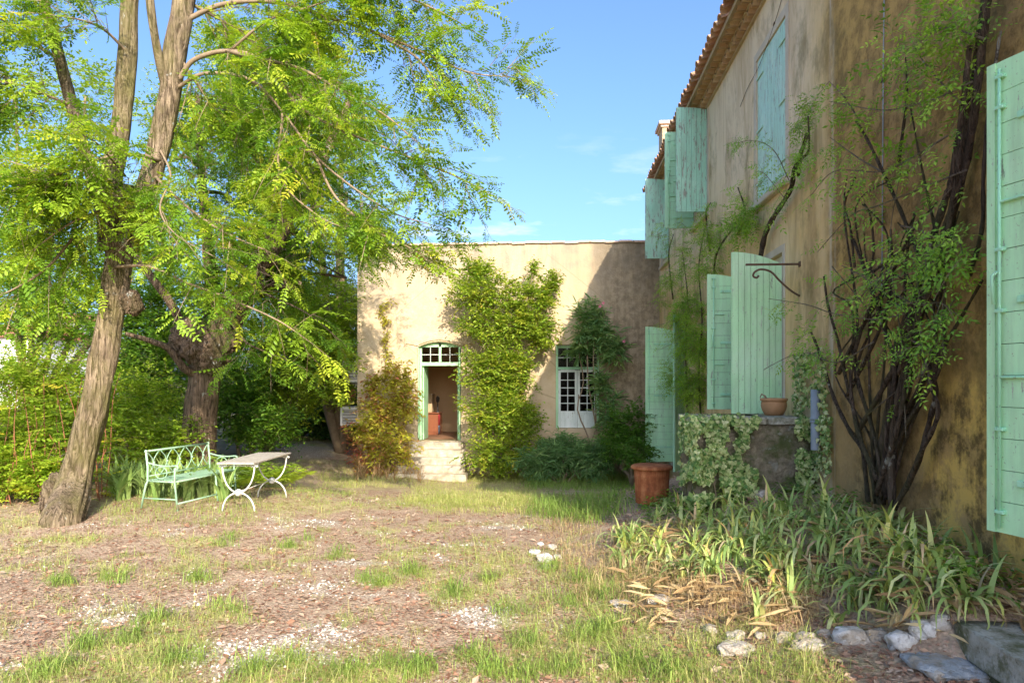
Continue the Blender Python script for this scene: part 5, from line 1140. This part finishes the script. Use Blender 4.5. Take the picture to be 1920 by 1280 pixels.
P, T, u = along(C, 75); twig_leaves(Lc, [LEAF], P, unit(rdir(75) * (1, .5, 1) + np.array([0, -.5, -.2])), .15, 4, .09, droop=.4, rlo=.45, rhi=1.)
for c_, r_, n_ in ((farp(690, 850, 18.1), (.5, .3, .35), 70), (farp(660, 840, 18.4), (.2, .3, .6), 40), (farp(735, 880, 18.), (.5, .35, .3), 60)):
    clump_leaves(Lc, [LEAF], c_, r_, n_, 5, .09, .2, 0, .45, .4)
for px, py, n_ in ((648, 690, 14), (640, 665, 10), (655, 740, 12), (650, 800, 10)):
    clump_leaves(Lc, [LEAF], farp(px, py, YF + .1), (.16, .2, .2), n_, 4, .10, .15, 0, .5, .2)
Lc.build('turning_leaves', LEAFM['creep'], t, 'stuff')
t = leafy('oleander', 'tall shaded oleander with a few pink flowers in front of the white french window', 'oleander',
      [(1115, 625, 18.1, .62, .35, .42), (1105, 590, 18.2, .42, .3, .38), (1150, 655, 18.0, .38, .35, .35), (1085, 660, 18.2, .35, .25, .22), (1145, 770, 17.7, .32, .3, .5), (1125, 720, 17.9, .18, .3, .5), (1150, 835, 17.5, .4, .35, .35)],
      LEAFM['olea'], [LANCE], .22, 48, 7, .3, shell=.2, base=farp(1110, 885, 17.8), trunk=.03, dro=.05)
for px, py in ((1131, 568), (1125, 574), (1170, 640)):
    c = farp(px, py, 17.75); fl = Leaves(); n = 5; a = np.arange(n) * 2 * PI / n; fl.add(LEAF, np.repeat(c[None], n, 0), frames(np.stack([np.cos(a), np.full(n, -.4), np.sin(a)], -1), np.tile([0, -1., 0], (n, 1))), .055, .5)
    fl.build('flower', m_leaf('oleander_petal', [(0., (.65, .16, .25)), (1., (.75, .25, .33))], .3), t)
leafy('lavender_bush', 'grey green spiky bush under the french window', 'bush', [(1060, 850, 17.2, .7, .5, .42), (1010, 865, 17.0, .55, .45, .38), (1110, 862, 17.0, .5, .4, .38), (1050, 835, 17.6, .6, .4, .3)], LEAFM['olea'], [LANCE], .16, 110, 7, .3, shell=.3, dro=.3, rlo=0, rhi=.9)
leafy('dark_bush', 'dark rounded bush in the shaded corner beside the tall shutter', 'bush', [(1185, 800, 16.4, .55, .5, .55), (1165, 830, 16.2, .45, .4, .4), (1195, 845, 15.2, .4, .4, .3)], LEAFM['mid'], [LEAF], .07, 170, 6, .2, shell=.45, rlo=0, rhi=.6)

# ------------------------------------------------------------------ climbers on the house wall
def wp(L_, off=.05): return [wallp(px, py, XW - off) for px, py in L_]
def cane(tree, L_, r0, r1, off=.06, mat='vinewood', jit=.015):
    P = [p + rng.normal(0, jit, 3) * (.7, 1, .4) for p in wp(L_, off)]
    C = catmull(P, 6); m = MB(); rr = np.linspace(r0, r1, len(C)) * (1 + .14 * np.sin(np.arange(len(C)) * 1.9 + rng.rand() * 6)); m.tube(C, list(rr), 9); m.build('cane', MT[mat], tree, True); return C
def spray(Lv, tws, C, n, ln, nl, size, t0=0., rlo=0., rhi=.93, protos=CAMP, out=.5, dn=.1, droop=.3):
    P, T, u = along(C, n, t0, 1.); D = unit(T * .5 + rdir(n) * (.35, 1, 1) + np.array([-out, 0, -dn])); D[:, 0] = -np.abs(D[:, 0])
    twig_leaves(Lv, protos, P, D, ln * rng.uniform(.6, 1.3, n), nl, size, up=(-.55, -.35, .75), droop=droop, tw=tws, rlo=rlo, rhi=rhi)
vn = thing('wall_vine', 'old dark stemmed vine fanning up the brown wall beside the big mint shutter', 'vine', wallp(1650, 930))
VL = Leaves(); vt = []
canes = [
 ([(1650, 945), (1652, 860), (1665, 760), (1690, 640), (1722, 550), (1765, 440), (1798, 330), (1826, 170), (1845, 40), (1862, -90)], .036, .030, .09),
 ([(1668, 945), (1672, 850), (1690, 740), (1720, 600), (1752, 500), (1790, 390), (1812, 280), (1838, 120), (1858, -40)], .030, .024, .13),
 ([(1640, 940), (1625, 860), (1590, 800), (1560, 740), (1535, 660), (1520, 620)], .024, .012, .07),
 ([(1632, 940), (1612, 830), (1592, 720), (1572, 640), (1552, 570), (1545, 520)], .020, .010, .05),
 ([(1675, 950), (1715, 880), (1742, 790), (1748, 720), (1722, 640), (1700, 560)], .022, .014, .10),
 ([(1655, 930), (1668, 800), (1680, 690), (1660, 600), (1625, 520), (1600, 450)], .020, .012, .11),
 ([(1608, 812), (1650, 745), (1690, 660), (1715, 590), (1722, 500), (1705, 420), (1668, 340), (1625, 262), (1605, 228)], .022, .010, .12),
 ([(1745, 715), (1768, 660), (1800, 600), (1838, 528)], .016, .008, .10),
 ([(1685, 305), (1692, 240), (1697, 180), (1699, 110)], .014, .006, .09),
 ([(1570, 700), (1600, 640), (1650, 560), (1690, 470), (1715, 400)], .020, .009, .08),
 ([(1585, 740), (1622, 680), (1660, 600), (1672, 520), (1665, 430)], .018, .008, .13),
 ([(1690, 700), (1725, 600), (1760, 480), (1785, 360), (1805, 250)], .022, .014, .17),
 ([(1640, 930), (1690, 800), (1700, 690), (1715, 580), (1742, 460)], .022, .010, .15),
 ([(1600, 500), (1592, 430), (1580, 380), (1588, 330)], .012, .005, .06),
 ([(1625, 520), (1640, 470), (1632, 400), (1615, 380)], .014, .006, .08),
 ([(1740, 480), (1772, 380), (1790, 330), (1800, 200), (1815, 90)], .024, .016, .18),
 ([(1690, 915), (1730, 850), (1755, 770), (1740, 700)], .020, .012, .12),
 ([(1820, 520), (1838, 430), (1850, 330), (1856, 200), (1876, 60)], .014, .008, .12),
 ([(1645, 900), (1610, 800), (1596, 700), (1622, 600), (1660, 500)], .020, .009, .16),
 ([(1760, 460), (1740, 380), (1720, 300), (1705, 200)], .012, .005, .14),
]
for _ in range(15):
    x0_, xa, xb, xc = rng.uniform(1635, 1675), rng.uniform(1560, 1765), rng.uniform(1560, 1790), rng.uniform(1560, 1820); yc_ = rng.uniform(300, 520)
    canes.append(([(x0_, 935), (x0_ * .6 + xa * .4, 810), (xa, 690), (xa * .5 + xb * .5 + rng.uniform(-15, 15), 580), (xb, yc_ + 70), (xb * .3 + xc * .7, yc_)], rng.uniform(.009, .016), rng.uniform(.004, .008), rng.uniform(.04, .14)))
CC = [cane(vn, *c) for c in canes]
for L_, r0 in (([(1745, 730), (1735, 640), (1722, 540), (1705, 470)], .008), ([(1700, 820), (1690, 640), (1672, 460), (1690, 300)], .005), ([(1560, 500), (1640, 600), (1700, 700)], .005), ([(1790, 560), (1720, 660), (1690, 740)], .006), ([(1760, 600), (1735, 560), (1700, 540)], .005), ([(1625, 780), (1680, 730), (1735, 700)], .006)):
    CC.append(cane(vn, L_, r0, r0 * .5, .16, 'vinepale'))
runs = [[(1700, 640), (1740, 660), (1770, 640)], [(1660, 560), (1610, 520), (1570, 500)], [(1835, 140), (1770, 175), (1700, 210), (1640, 205), (1560, 190)], [(1800, 250), (1720, 290), (1640, 320), (1570, 320), (1520, 360)], [(1790, 330), (1720, 340), (1660, 380), (1600, 400), (1545, 470)], [(1850, 60), (1790, 50), (1730, 60), (1690, 110)],
        [(1770, 430), (1790, 450), (1810, 480)], [(1740, 470), (1770, 500), (1800, 520)], [(1700, 480), (1650, 540), (1600, 560), (1545, 560)], [(1700, 590), (1640, 600), (1570, 590), (1510, 570), (1440, 560)], [(1640, 640), (1570, 680), (1500, 660), (1420, 700)], [(1605, 228), (1580, 180), (1560, 150)],
        [(1690, 420), (1720, 440), (1760, 470), (1800, 450)], [(1680, 560), (1720, 580), (1760, 570), (1800, 590)], [(1800, 200), (1740, 120), (1700, 90)], [(1660, 330), (1610, 300), (1560, 260)]]
for L_ in runs:
    C = cane(vn, L_, .007, .003, .22, 'vinepale', .04); spray(VL, vt, C, 10, .22, 5, .105, .05)
for C in CC[:3]: spray(VL, vt, C, 8, .24, 5, .11, .65)
for C in CC[3:]: spray(VL, vt, C, 1, .2, 5, .10, .5)
for px, py, n in ((1750, 70, 12), (1800, 20, 10), (1690, 130, 8), (1740, 210, 6), (1690, 270, 5), (1740, 480, 4), (1640, 330, 5), (1600, 240, 4), (1790, 520, 3), (1700, 60, 6)):
    c = wallp(px, py, XW - .25); clump_leaves(VL, CAMP, c, (.18, .28, .22), n, 5, .13, .25, 0, .95, .2, ground=False, tws=vt, dro=.4)
VL.build('foliage', LEAFM['vine'], vn, 'stuff'); twig_mesh(vt, 'twigs', MT['twig'], vn, .004)

v2 = thing('window_vine', 'single twisted vine stem with green tufts beside the closed upper window', 'vine', wallp(1425, 480)); VL = Leaves(); vt = []
C = cane(v2, [(1424, 500), (1432, 440), (1452, 405), (1480, 360), (1490, 320), (1505, 285), (1512, 250)], .035, .02, .10); C2_ = cane(v2, [(1490, 330), (1500, 300), (1515, 282), (1512, 220)], .022, .008, .12)
C3_ = cane(v2, [(1484, 345), (1450, 280), (1410, 265), (1375, 272)], .006, .003, .2, 'vinepale'); spray(VL, vt, C3_, 16, .2, 6, .10); spray(VL, vt, C2_, 18, .2, 6, .10, .2); spray(VL, vt, C, 10, .18, 6, .10, .2)
C4_ = cane(v2, [(1470, 370), (1440, 330), (1425, 320)], .005, .003, .2, 'vinepale'); spray(VL, vt, C4_, 9, .2, 6, .10)
clump_leaves(VL, CAMP, wallp(1503, 225, XW - .12), (.10, .12, .30), 24, 5, .10, .2, 0, .8, .2, ground=False, tws=vt)
VL.build('foliage', LEAFM['vine'], v2, 'stuff'); twig_mesh(vt, 'twigs', MT['twig'], v2, .004)
v3 = thing('jasmine_climber', 'fine leaved green climber hanging on the wall between the mint shutters', 'climber', wallp(1310, 780)); VL = Leaves(); vt = []
for L_ in ([(1315, 790), (1312, 700), (1318, 600), (1310, 500), (1322, 420)], [(1340, 560), (1345, 480), (1380, 420), (1400, 380)], [(1290, 790), (1285, 650), (1290, 560), (1280, 470)], [(1330, 470), (1325, 400), (1330, 380)], [(1260, 560), (1255, 480), (1262, 440)], [(1380, 440), (1395, 400), (1385, 350)]):
    C = cane(v3, L_, .022, .008, .08); spray(VL, vt, C, 16, .24, 6, .11, .1)
for px, py, n, r in ((1300, 640, 130, (.2, .55, .45)), (1295, 720, 130, (.2, .55, .4)), (1290, 570, 70, (.18, .5, .3)), (1330, 500, 30, (.15, .4, .3)), (1325, 445, 36, (.15, .4, .3)), (1268, 600, 34, (.15, .5, .3)), (1385, 420, 26, (.12, .3, .3)), (1255, 520, 24, (.15, .5, .35)), (1260, 700, 40, (.18, .6, .35)), (1400, 400, 16, (.12, .25, .25)), (1345, 590, 20, (.12, .25, .4)), (1280, 480, 16, (.12, .4, .3)), (1240, 560, 14, (.15, .3, .2))):
    clump_leaves(VL, CAMP, wallp(px, py, XW - .24), (r[0] * 1.5, r[1], r[2]), int(n * 1.7), 5, .12, .25, 0, .92, .25, ground=False, tws=vt, dro=.5)
for L_ in ([(1250, 440), (1220, 450), (1200, 470)], [(1270, 600), (1230, 610), (1200, 612)], [(1265, 640), (1225, 660), (1205, 665)], [(1300, 440), (1270, 420), (1240, 425)]):
    C = cane(v3, L_, .004, .002, .35, 'vinepale', .03); spray(VL, vt, C, 12, .22, 6, .10)
VL.build('foliage', LEAFM['vine'], v3, 'stuff'); twig_mesh(vt, 'twigs', MT['twig'], v3, .004)

def ivy(name, label, regions, base):
    t = thing(name, label, 'ivy', base); Lv = Leaves()
    for kind, px0, px1, py0, py1, n, wob in regions:
        px = rng.uniform(px0, px1, n); py = py0 + (py1 - py0) * rng.rand(n)
        edge_ = np.sin(py * .05) * wob + np.sin(py * .13) * wob * .5; k = (px - px1 < edge_ - wob) if kind != 'w' else np.ones(n, bool)
        k &= fbm(px * .035, py * .035, 2) > .33
        px, py = px[k], py[k]; n = len(px)
        if kind == 'f': P = np.array([CAM + ray(a, b) * ((LY0 - .045 + rng.uniform(-.06, .02) - .16 * max(0, float(fbm(a * .03, b * .03 + 5, 2)) - .42)) / ray(a, b)[1]) for a, b in zip(px, py)]); up = np.array([0, -1., .35])
        elif kind == 't': P = np.array([CAM + ray(a, b) * ((LY0 + rng.uniform(-.05, .3)) / ray(a, b)[1]) for a, b in zip(px, py)]); up = np.array([0, -.4, 1.])
        elif kind == 's': P = np.array([CAM + ray(a, b) * ((LX0 - .03 - rng.uniform(0, .05)) / ray(a, b)[0]) for a, b in zip(px, py)]); up = np.array([-1., -.6, .35])
        else: P = np.array([wallp(a, b, XW - .03 - rng.uniform(0, .06)) for a, b in zip(px, py)]); up = np.array([-1., -.3, .35])
        D = unit(rng.normal(0, .6, (n, 3)) + np.array([0, 0, -.9])); Lv.add(IVY, P, frames(D, up + rng.normal(0, .35, (n, 3))), rng.uniform(.026, .060, n), rng.rand(n))
    Lv.build('foliage', LEAFM['ivy'], t, 'stuff')
    sb = MB(); 
    for i in range(4): 
        a = np.array(base) + (.12 * i, -.02, .0); sb.tube([a, a + (.03, 0, .3), a + (-.02, .01, .6)], [.008, .006, .004], 5)
    sb.build('stem', MT['twig'], t, True)
ivy('landing_ivy', 'variegated pale green ivy draped over the left half of the landing', [('f', 1296, 1425, 780, 935, 2900, 16), ('f', 1290, 1340, 850, 955, 700, 10), ('t', 1275, 1420, 776, 800, 450, 4), ('s', 1274, 1312, 790, 935, 900, 0), ('f', 1284, 1300, 790, 940, 250, 0)], (LX0 + .2, LY0 - .03, .45))
ivy('wall_ivy', 'variegated ivy climbing the corner around the grey pipe', [('w', 1488, 1522, 660, 780, 420, 0), ('w', 1525, 1548, 650, 790, 260, 0), ('f', 1492, 1556, 780, 920, 800, 0), ('w', 1530, 1556, 780, 890, 260, 0)], (2.62, LY0 - .04, .6))

# ================================================================== bed, grass, litter
def blade(n, w, bend, twist=0.):
    V = []; Q = []
    for i in range(n + 1):
        t = i / n; ww = w * (1 - t ** 2.2) * (.75 + .5 * min(1, t * 4)) + .004 * w; a = bend * t * t
        x = math.sin(a) * t * .9 if bend else 0; z = t * math.cos(a * .75)
        V += [(x, -ww / 2, z), (x, ww / 2, z)]
        if i: Q.append((2 * i - 2, 2 * i - 1, 2 * i + 1, 2 * i))
    return np.array(V, float), np.array(Q)
def zrot(a, lean, la):
    n = len(a); x = np.stack([np.cos(a), np.sin(a), np.zeros(n)], -1); y = np.stack([-np.sin(a), np.cos(a), np.zeros(n)], -1)
    z = unit(np.stack([np.cos(la) * lean, np.sin(la) * lean, np.ones(n)], -1)); x = unit(x - z * (x * z).sum(-1, keepdims=True)); y = np.cross(z, x)
    return np.stack([x, y, z], -1)
# iris clumps: the nearest ones leaf by leaf
ib = [blade(7, .088, b) for b in (.35, 1.1, 1.9, 2.4)]
def iris_leaf_mesh(k, col_):
    V, Q = ib[k]; me = np_mesh('leaf', V, Q, np.full(len(V), col_), True)
    me.materials.append(LEAFM['iris']); return me
IM = [[iris_leaf_mesh(k, c) for c in (.15, .35, .55, .72, .9)] for k in range(4)]
spots = []
def zone(poly_px, n):
    (a, b, c, d) = poly_px
    for _ in range(n): spots.append((rng.uniform(a, b), rng.uniform(c, d)))
near_spots = [(1880, 1010), (1850, 1045), (1780, 1000), (1820, 1020), (1740, 1040), (1730, 1165), (1800, 1150), (1660, 1150), (1600, 1145), (1760, 1110), (1560, 1175), (1860, 1130), (1690, 1100), (1620, 1085), (1540, 1110), (1480, 1125), (1450, 1080), (1840, 1075), (1790, 1060), (1400, 1100), (1270, 1090), (1340, 1080), (1230, 1060), (1310, 1040), (1380, 1040), (1180, 1060), (1430, 1165), (1890, 1090)]
zone((1420, 1890, 990, 1100), 42); zone((1290, 1560, 945, 1050), 34); zone((1140, 1420, 980, 1080), 40); zone((1540, 1880, 950, 1040), 26); zone((1220, 1340, 935, 990), 10); zone((1440, 1840, 1090, 1150), 24)
k_n = 0
OR2 = 'nearest irises in the bed below the house wall'
for i, (px, py) in enumerate(near_spots):
    p = gp(px, py); sun = px < 1400
    t = thing('iris_clump', 'clump of broad strappy iris leaves at the front of the bed', 'iris', p, OR2)
    for q in range(rng.randint(6, 10)):
        k = rng.choice(4, p=[.35, .3, .2, .15]); c = rng.choice(5, p=[.25, .3, .2, .1, .15]); a = rng.uniform(0, 2 * PI); h = rng.uniform(.17, .35) if k < 2 else rng.uniform(.20, .32)
        M = Matrix.Translation(Vector([float(v) for v in p]) + Vector((rng.uniform(-.05, .05), rng.uniform(-.05, .05), -.02))) @ Matrix.Rotation(a, 4, 'Z') @ Matrix.Rotation(rng.uniform(-.05, .4), 4, 'Y') @ Matrix.Scale(h, 4)
        link(bpy.data.objects.new('leaf', IM[k][c]), t, M)
def iris_clump_mesh():
    Lv = Leaves()
    for k in range(4):
        n = [3, 3, 3, 3][k]; a = rng.uniform(0, 2 * PI, n)
        Lv.add(ib[k], rng.uniform(-.06, .06, (n, 3)) * (1, 1, 0) - (0, 0, .02), zrot(a, rng.uniform(0, .35, n), a), rng.uniform(.18, .36, n), np.clip(rng.beta(1.4, 1.4, n), 0, 1))
    me = np_mesh('iris_clump', np.concatenate(Lv.V), np.concatenate(Lv.Q), np.concatenate(Lv.r), True); me.materials.append(LEAFM['iris']); return me
ICM = [iris_clump_mesh() for _ in range(8)]
for px, py in spots:
    p = gp(px, py)
    if p[0] > XW - .1: continue
    o = bpy.data.objects.new('iris_clump', ICM[rng.randint(8)])
    link(o, None, Matrix.Translation(Vector([float(v) for v in p])) @ Matrix.Rotation(rng.uniform(0, 6.28), 4, 'Z') @ Matrix.Scale(rng.uniform(.75, 1.15), 4))
    tag(o, 'iris clump further back in the bed between the rocks and the wall', 'iris', 'irises filling the back of the bed')
# iris-like swords behind the bench
Lv = Leaves()
for px in np.linspace(215, 440, 46):
    b = atd(px + rng.uniform(-4, 4), 900, rng.uniform(10.6, 12.2)); b[2] = gz(b[0], b[1]); n = 7; a = rng.uniform(0, 2 * PI, n)
    for k in range(2): Lv.add(ib[k], b + rng.uniform(-.06, .06, (n, 3)) * (1, 1, 0), zrot(a, rng.uniform(0, .3, n), a), rng.uniform(.4, .7, n), rng.uniform(0, .6, n))
o = Lv.build('sword_leaved_plants', LEAFM['iris'], None, 'stuff'); tag(o, 'row of tall sword shaped green leaves behind the bench', None)
# small leafy weeds in the bed, one joined cover
Lv = Leaves()
for a, b, c, d, n in ((1560, 1780, 900, 990, 150), (1440, 1620, 880, 980, 120), (1200, 1330, 930, 990, 90), (1260, 1400, 920, 980, 80), (1680, 1880, 1010, 1060, 70), (1780, 1910, 1080, 1140, 40), (1150, 1260, 920, 960, 60), (1640, 1700, 1060, 1110, 14)):
    for _ in range(n):
        p = gp(rng.uniform(a, b), rng.uniform(c, d))
        if p[0] > XW - .05: continue
        h = rng.uniform(.06, .22); k = 7
        O = np.repeat(p[None], k, 0) + rng.normal(0, .05, (k, 3)) * (1, 1, 0); O[:, 2] = p[2] + h * rng.rand(k); Lv.add(LEAF, O, frames(unit(rdir(k) * (1, 1, .3)), np.tile([0, 0, 1.], (k, 1)) + rng.normal(0, .25, (k, 3))), rng.uniform(.03, .06, k), rng.rand(k))
o = Lv.build('bed_weeds', LEAFM['mid'], None, 'stuff'); tag(o, 'low green weeds covering the bed under the vine')
# grass
GB = [blade(2, .030, .5), blade(2, .025, 1.2), blade(3, .03, 1.9), blade(1, .020, .15)]
def grass(name, label, pts, nb, h, spread, rlo, rhi, mat='grass', wmul=1.):
    Lv = Leaves(); m = len(pts)
    for k, p in enumerate(GB):
        n = max(1, int(nb * [.3, .35, .2, .15][k])); c = np.repeat(pts, n, 0); N = len(c)
        hh = np.repeat(np.broadcast_to(h, (m,)), n) * rng.uniform(.45, 1.2, N)
        off = rng.normal(0, 1, (N, 3)) * np.array([1, 1, 0]) * np.repeat(np.broadcast_to(spread, (m,)), n)[:, None]; P = c + off; P[:, 2] = gz(P[:, 0], P[:, 1]) - .005
        a = rng.uniform(0, 2 * PI, N); base = np.repeat(rng.uniform(rlo, rhi, m), n) * .6 + rng.uniform(rlo, rhi, N) * .4
        pv = p[0].copy(); pv[:, 1] *= wmul
        Lv.add((pv, p[1]), P, zrot(a, rng.uniform(0, .55, N), a), hh, base)
    o = Lv.build(name, LEAFM[mat], None, 'stuff'); return tag(o, label)
def scatter(n, thr, which, d0=3.7, d1=12.5, lat=1.15, p=1.6):
    """random ground points, denser near the camera, kept where the mask is above a random threshold"""
    u = rng.rand(n); d = d0 + (d1 - d0) * u ** p; px = rng.uniform(-60, 1980, n); a = (px - CX) / F
    x = d * (FW[0] + a * RT[0]); y = d * (FW[1] + a * RT[1]); gr, gs = ground_masks(x, y); msk = gs if which == 'grass' else gr if which == 'gravel' else (1 - gr * .75) * (1 - gs * .3)
    k = (msk > thr + rng.rand(n) * (.55 if which != 'litter' else .7)) & (x < XW - .15) & ~((x > 1.1) & (y > LY0) & (y < LY1)); return np.stack([x[k], y[k], gz(x[k], y[k])], -1), px[k]
pts, ppx = scatter(19000, .06, 'grass'); pts = pts[pts[:, 0] < 1.55]
d_ = pts[:, 1]; grass('lawn_grass', 'thin green and straw coloured grass tufts scattered over the courtyard', pts, 15, np.clip(.085 + .03 * rng.randn(len(pts)), .035, .2), .045, .1, 1.)
tuft_px = [(250, 1200), (420, 1140), (560, 1245), (640, 1262), (720, 1250), (790, 1262), (1000, 1215), (1100, 1195), (130, 1252), (60, 1262), (860, 1112), (690, 1092), (640, 1042), (210, 1086), (130, 1095), (960, 1150), (1050, 1130), (1150, 1180), (1060, 1255), (1180, 1250), (1250, 1265), (880, 1230), (340, 1235), (300, 1170), (480, 1262), (180, 1215), (930, 1085), (1010, 1075), (1090, 1090), (560, 1020), (780, 1075), (430, 1020), (380, 1085), (1130, 1120), (910, 1265), (1000, 1270)]
tp = np.array([gp(a + rng.uniform(-25, 25), b + rng.uniform(-8, 8)) for a, b in tuft_px for _ in range(3)])
grass('grass_tufts', 'taller green grass tufts standing in the foreground of the courtyard', tp, 55, rng.uniform(.12, .24, len(tp)), .055, 0., .6)
# taller seeding stalks in the foreground
k = rng.choice(len(pts), 420); grass('seed_stalks', 'tall thin dry grass stalks standing in the foreground', pts[k], 3, .30, .03, .6, 1., 'grass', .35)
# long grass at the foot of the annex wall and in the shade
def px_scatter(n, boxes):
    out = []
    for a, b, c, d, w in boxes:
        for _ in range(int(n * w)): out.append(gp(rng.uniform(a, b), rng.uniform(c, d)))
    return np.array(out)
Y = px_scatter(420, [(760, 1000, 893, 950, 1.), (880, 1010, 880, 905, .5), (600, 760, 880, 915, .5), (800, 1000, 930, 965, .35)])
grass('long_grass', 'long yellow green grass along the foot of the annex wall', Y, 22, .15, .10, .3, 1.)
Y = px_scatter(260, [(985, 1180, 880, 920, 1.), (1000, 1160, 930, 980, .35), (1040, 1180, 865, 890, .5)])
grass('shade_grass', 'dark green tussocky grass in the shaded corner of the courtyard', Y, 26, .28, .12, 0., .35)
Y = px_scatter(300, [(0, 90, 880, 930, .4), (200, 480, 925, 985, .8), (430, 660, 865, 935, 1.), (560, 660, 800, 830, .4)])
grass('verge_grass', 'patchy grass around the bench, the table and the path', Y, 14, .14, .12, .15, .8)
# dry stalks heap in front of the irises
Y = px_scatter(210, [(1060, 1330, 1030, 1130, 1.), (1320, 1520, 1110, 1170, .5), (1020, 1120, 960, 1010, .2), (1160, 1330, 980, 1030, .2)])
grass('dry_stalks', 'straw coloured dead stalks heaped along the sunny edge of the bed', Y, 11, .20, .10, 0., 1., 'straw', .7)
Y = px_scatter(110, [(1640, 1760, 925, 985, .4), (1180, 1900, 990, 1160, 1.)])
Lv = Leaves(); n = len(Y) * 10; c = np.repeat(Y, 10, 0) + rng.normal(0, .12, (n, 3)) * (1, 1, 0); c[:, 2] = gz(c[:, 0], c[:, 1]) + rng.uniform(.01, .08, n); a = rng.uniform(0, 2 * PI, n)
Lv.add(LANCE, c, frames(np.stack([np.cos(a), np.sin(a), rng.uniform(-.3, .4, n)], -1), np.tile([0, 0, 1.], (n, 1)) + rng.normal(0, .4, (n, 3))), rng.uniform(.08, .24, n), rng.rand(n)); o = Lv.build('dead_iris_leaves', LEAFM['straw'], None, 'stuff'); tag(o, 'withered tan iris leaves lying through the bed')
# twiggy dead stems under the creeper
sb = Leaves(); Y = px_scatter(60, [(665, 790, 880, 905, 1.)]); n = len(Y) * 7; c = np.repeat(Y, 7, 0); a = rng.uniform(0, 6.28, n); sb.add(GB[0], c, zrot(a, rng.uniform(0, .8, n), a), rng.uniform(.3, .65, n), rng.rand(n) * .4); o = sb.build('dead_stems', LEAFM['straw'], None, 'stuff'); tag(o, 'brown dead stems at the foot of the red creeper')
# fallen leaves
pts, _ = scatter(64000, .06, 'litter', 3.2, 13.0, 1., 1.6); n = len(pts); pts = pts[(pts[:, 0] < 2.6) & ~((pts[:, 0] > 2.15) & (pts[:, 1] < 4.05))]; n = len(pts); a = rng.uniform(0, 2 * PI, n); pts[:, 2] += rng.uniform(.002, .018, n)
Lv = Leaves(); r_ = rng.rand(n); r_[rng.rand(n) < .988] *= .93
CURL = P_([(0, 0, 0), (.45, -.26, .12), (1, 0, .10), (.55, .24, .10)], [(0, 1, 2, 3)])
Lv.add(CURL, pts, frames(np.stack([np.cos(a), np.sin(a), rng.uniform(-.25, .25, n)], -1), np.tile([0, 0, 1.], (n, 1)) + rng.normal(0, .35, (n, 3))), rng.uniform(.014, .05, n) * np.where(rng.rand(n) < .06, 2.1, 1.), r_)
o = Lv.build('leaf_litter', LEAFM['litter'], None, 'stuff'); tag(o, 'brown and pinkish fallen leaves strewn over the courtyard')
# pebbles
pts, _ = scatter(34000, .05, 'gravel', 4.0, 11.5, 1., 1.5); n = len(pts)
OCT = P_([(1, 0, 0), (.3, .9, .1), (-.8, .5, 0), (-.7, -.6, .1), (.4, -.9, 0), (.2, .1, .75), (.9, .1, .3)], [(0, 1, 5, 6), (1, 2, 5, 5), (2, 3, 5, 5), (3, 4, 5, 5), (4, 0, 6, 5)])
OCT = P_([(1, .2, -.2), (.2, 1, -.2), (-.9, .5, -.2), (-.7, -.7, -.2), (.5, -.9, -.2), (.9, -.3, -.2), (.45, .2, .55), (0, .45, .6), (-.45, .1, .6), (.1, -.4, .6)], [(0, 1, 7, 6), (1, 2, 8, 7), (2, 3, 9, 8), (3, 4, 5, 9), (5, 0, 6, 9), (6, 7, 8, 9)])
Lv = Leaves(); a = rng.uniform(0, 2 * PI, n); Lv.add(OCT, pts, zrot(a, rng.uniform(0, .3, n), a), rng.uniform(.004, .015, n) * np.where(rng.rand(n) < .06, 2.0, 1), rng.rand(n))
g = G('gravel_stone'); gm = g.bsdf(g.ramp(g.attr('rnd'), [(0., (.40, .33, .26)), (.4, (.58, .51, .43)), (1., (.76, .71, .64))]), .9, .2)
o = Lv.build('gravel', gm, None, 'stuff'); tag(o, 'pale limestone gravel showing through the grass')
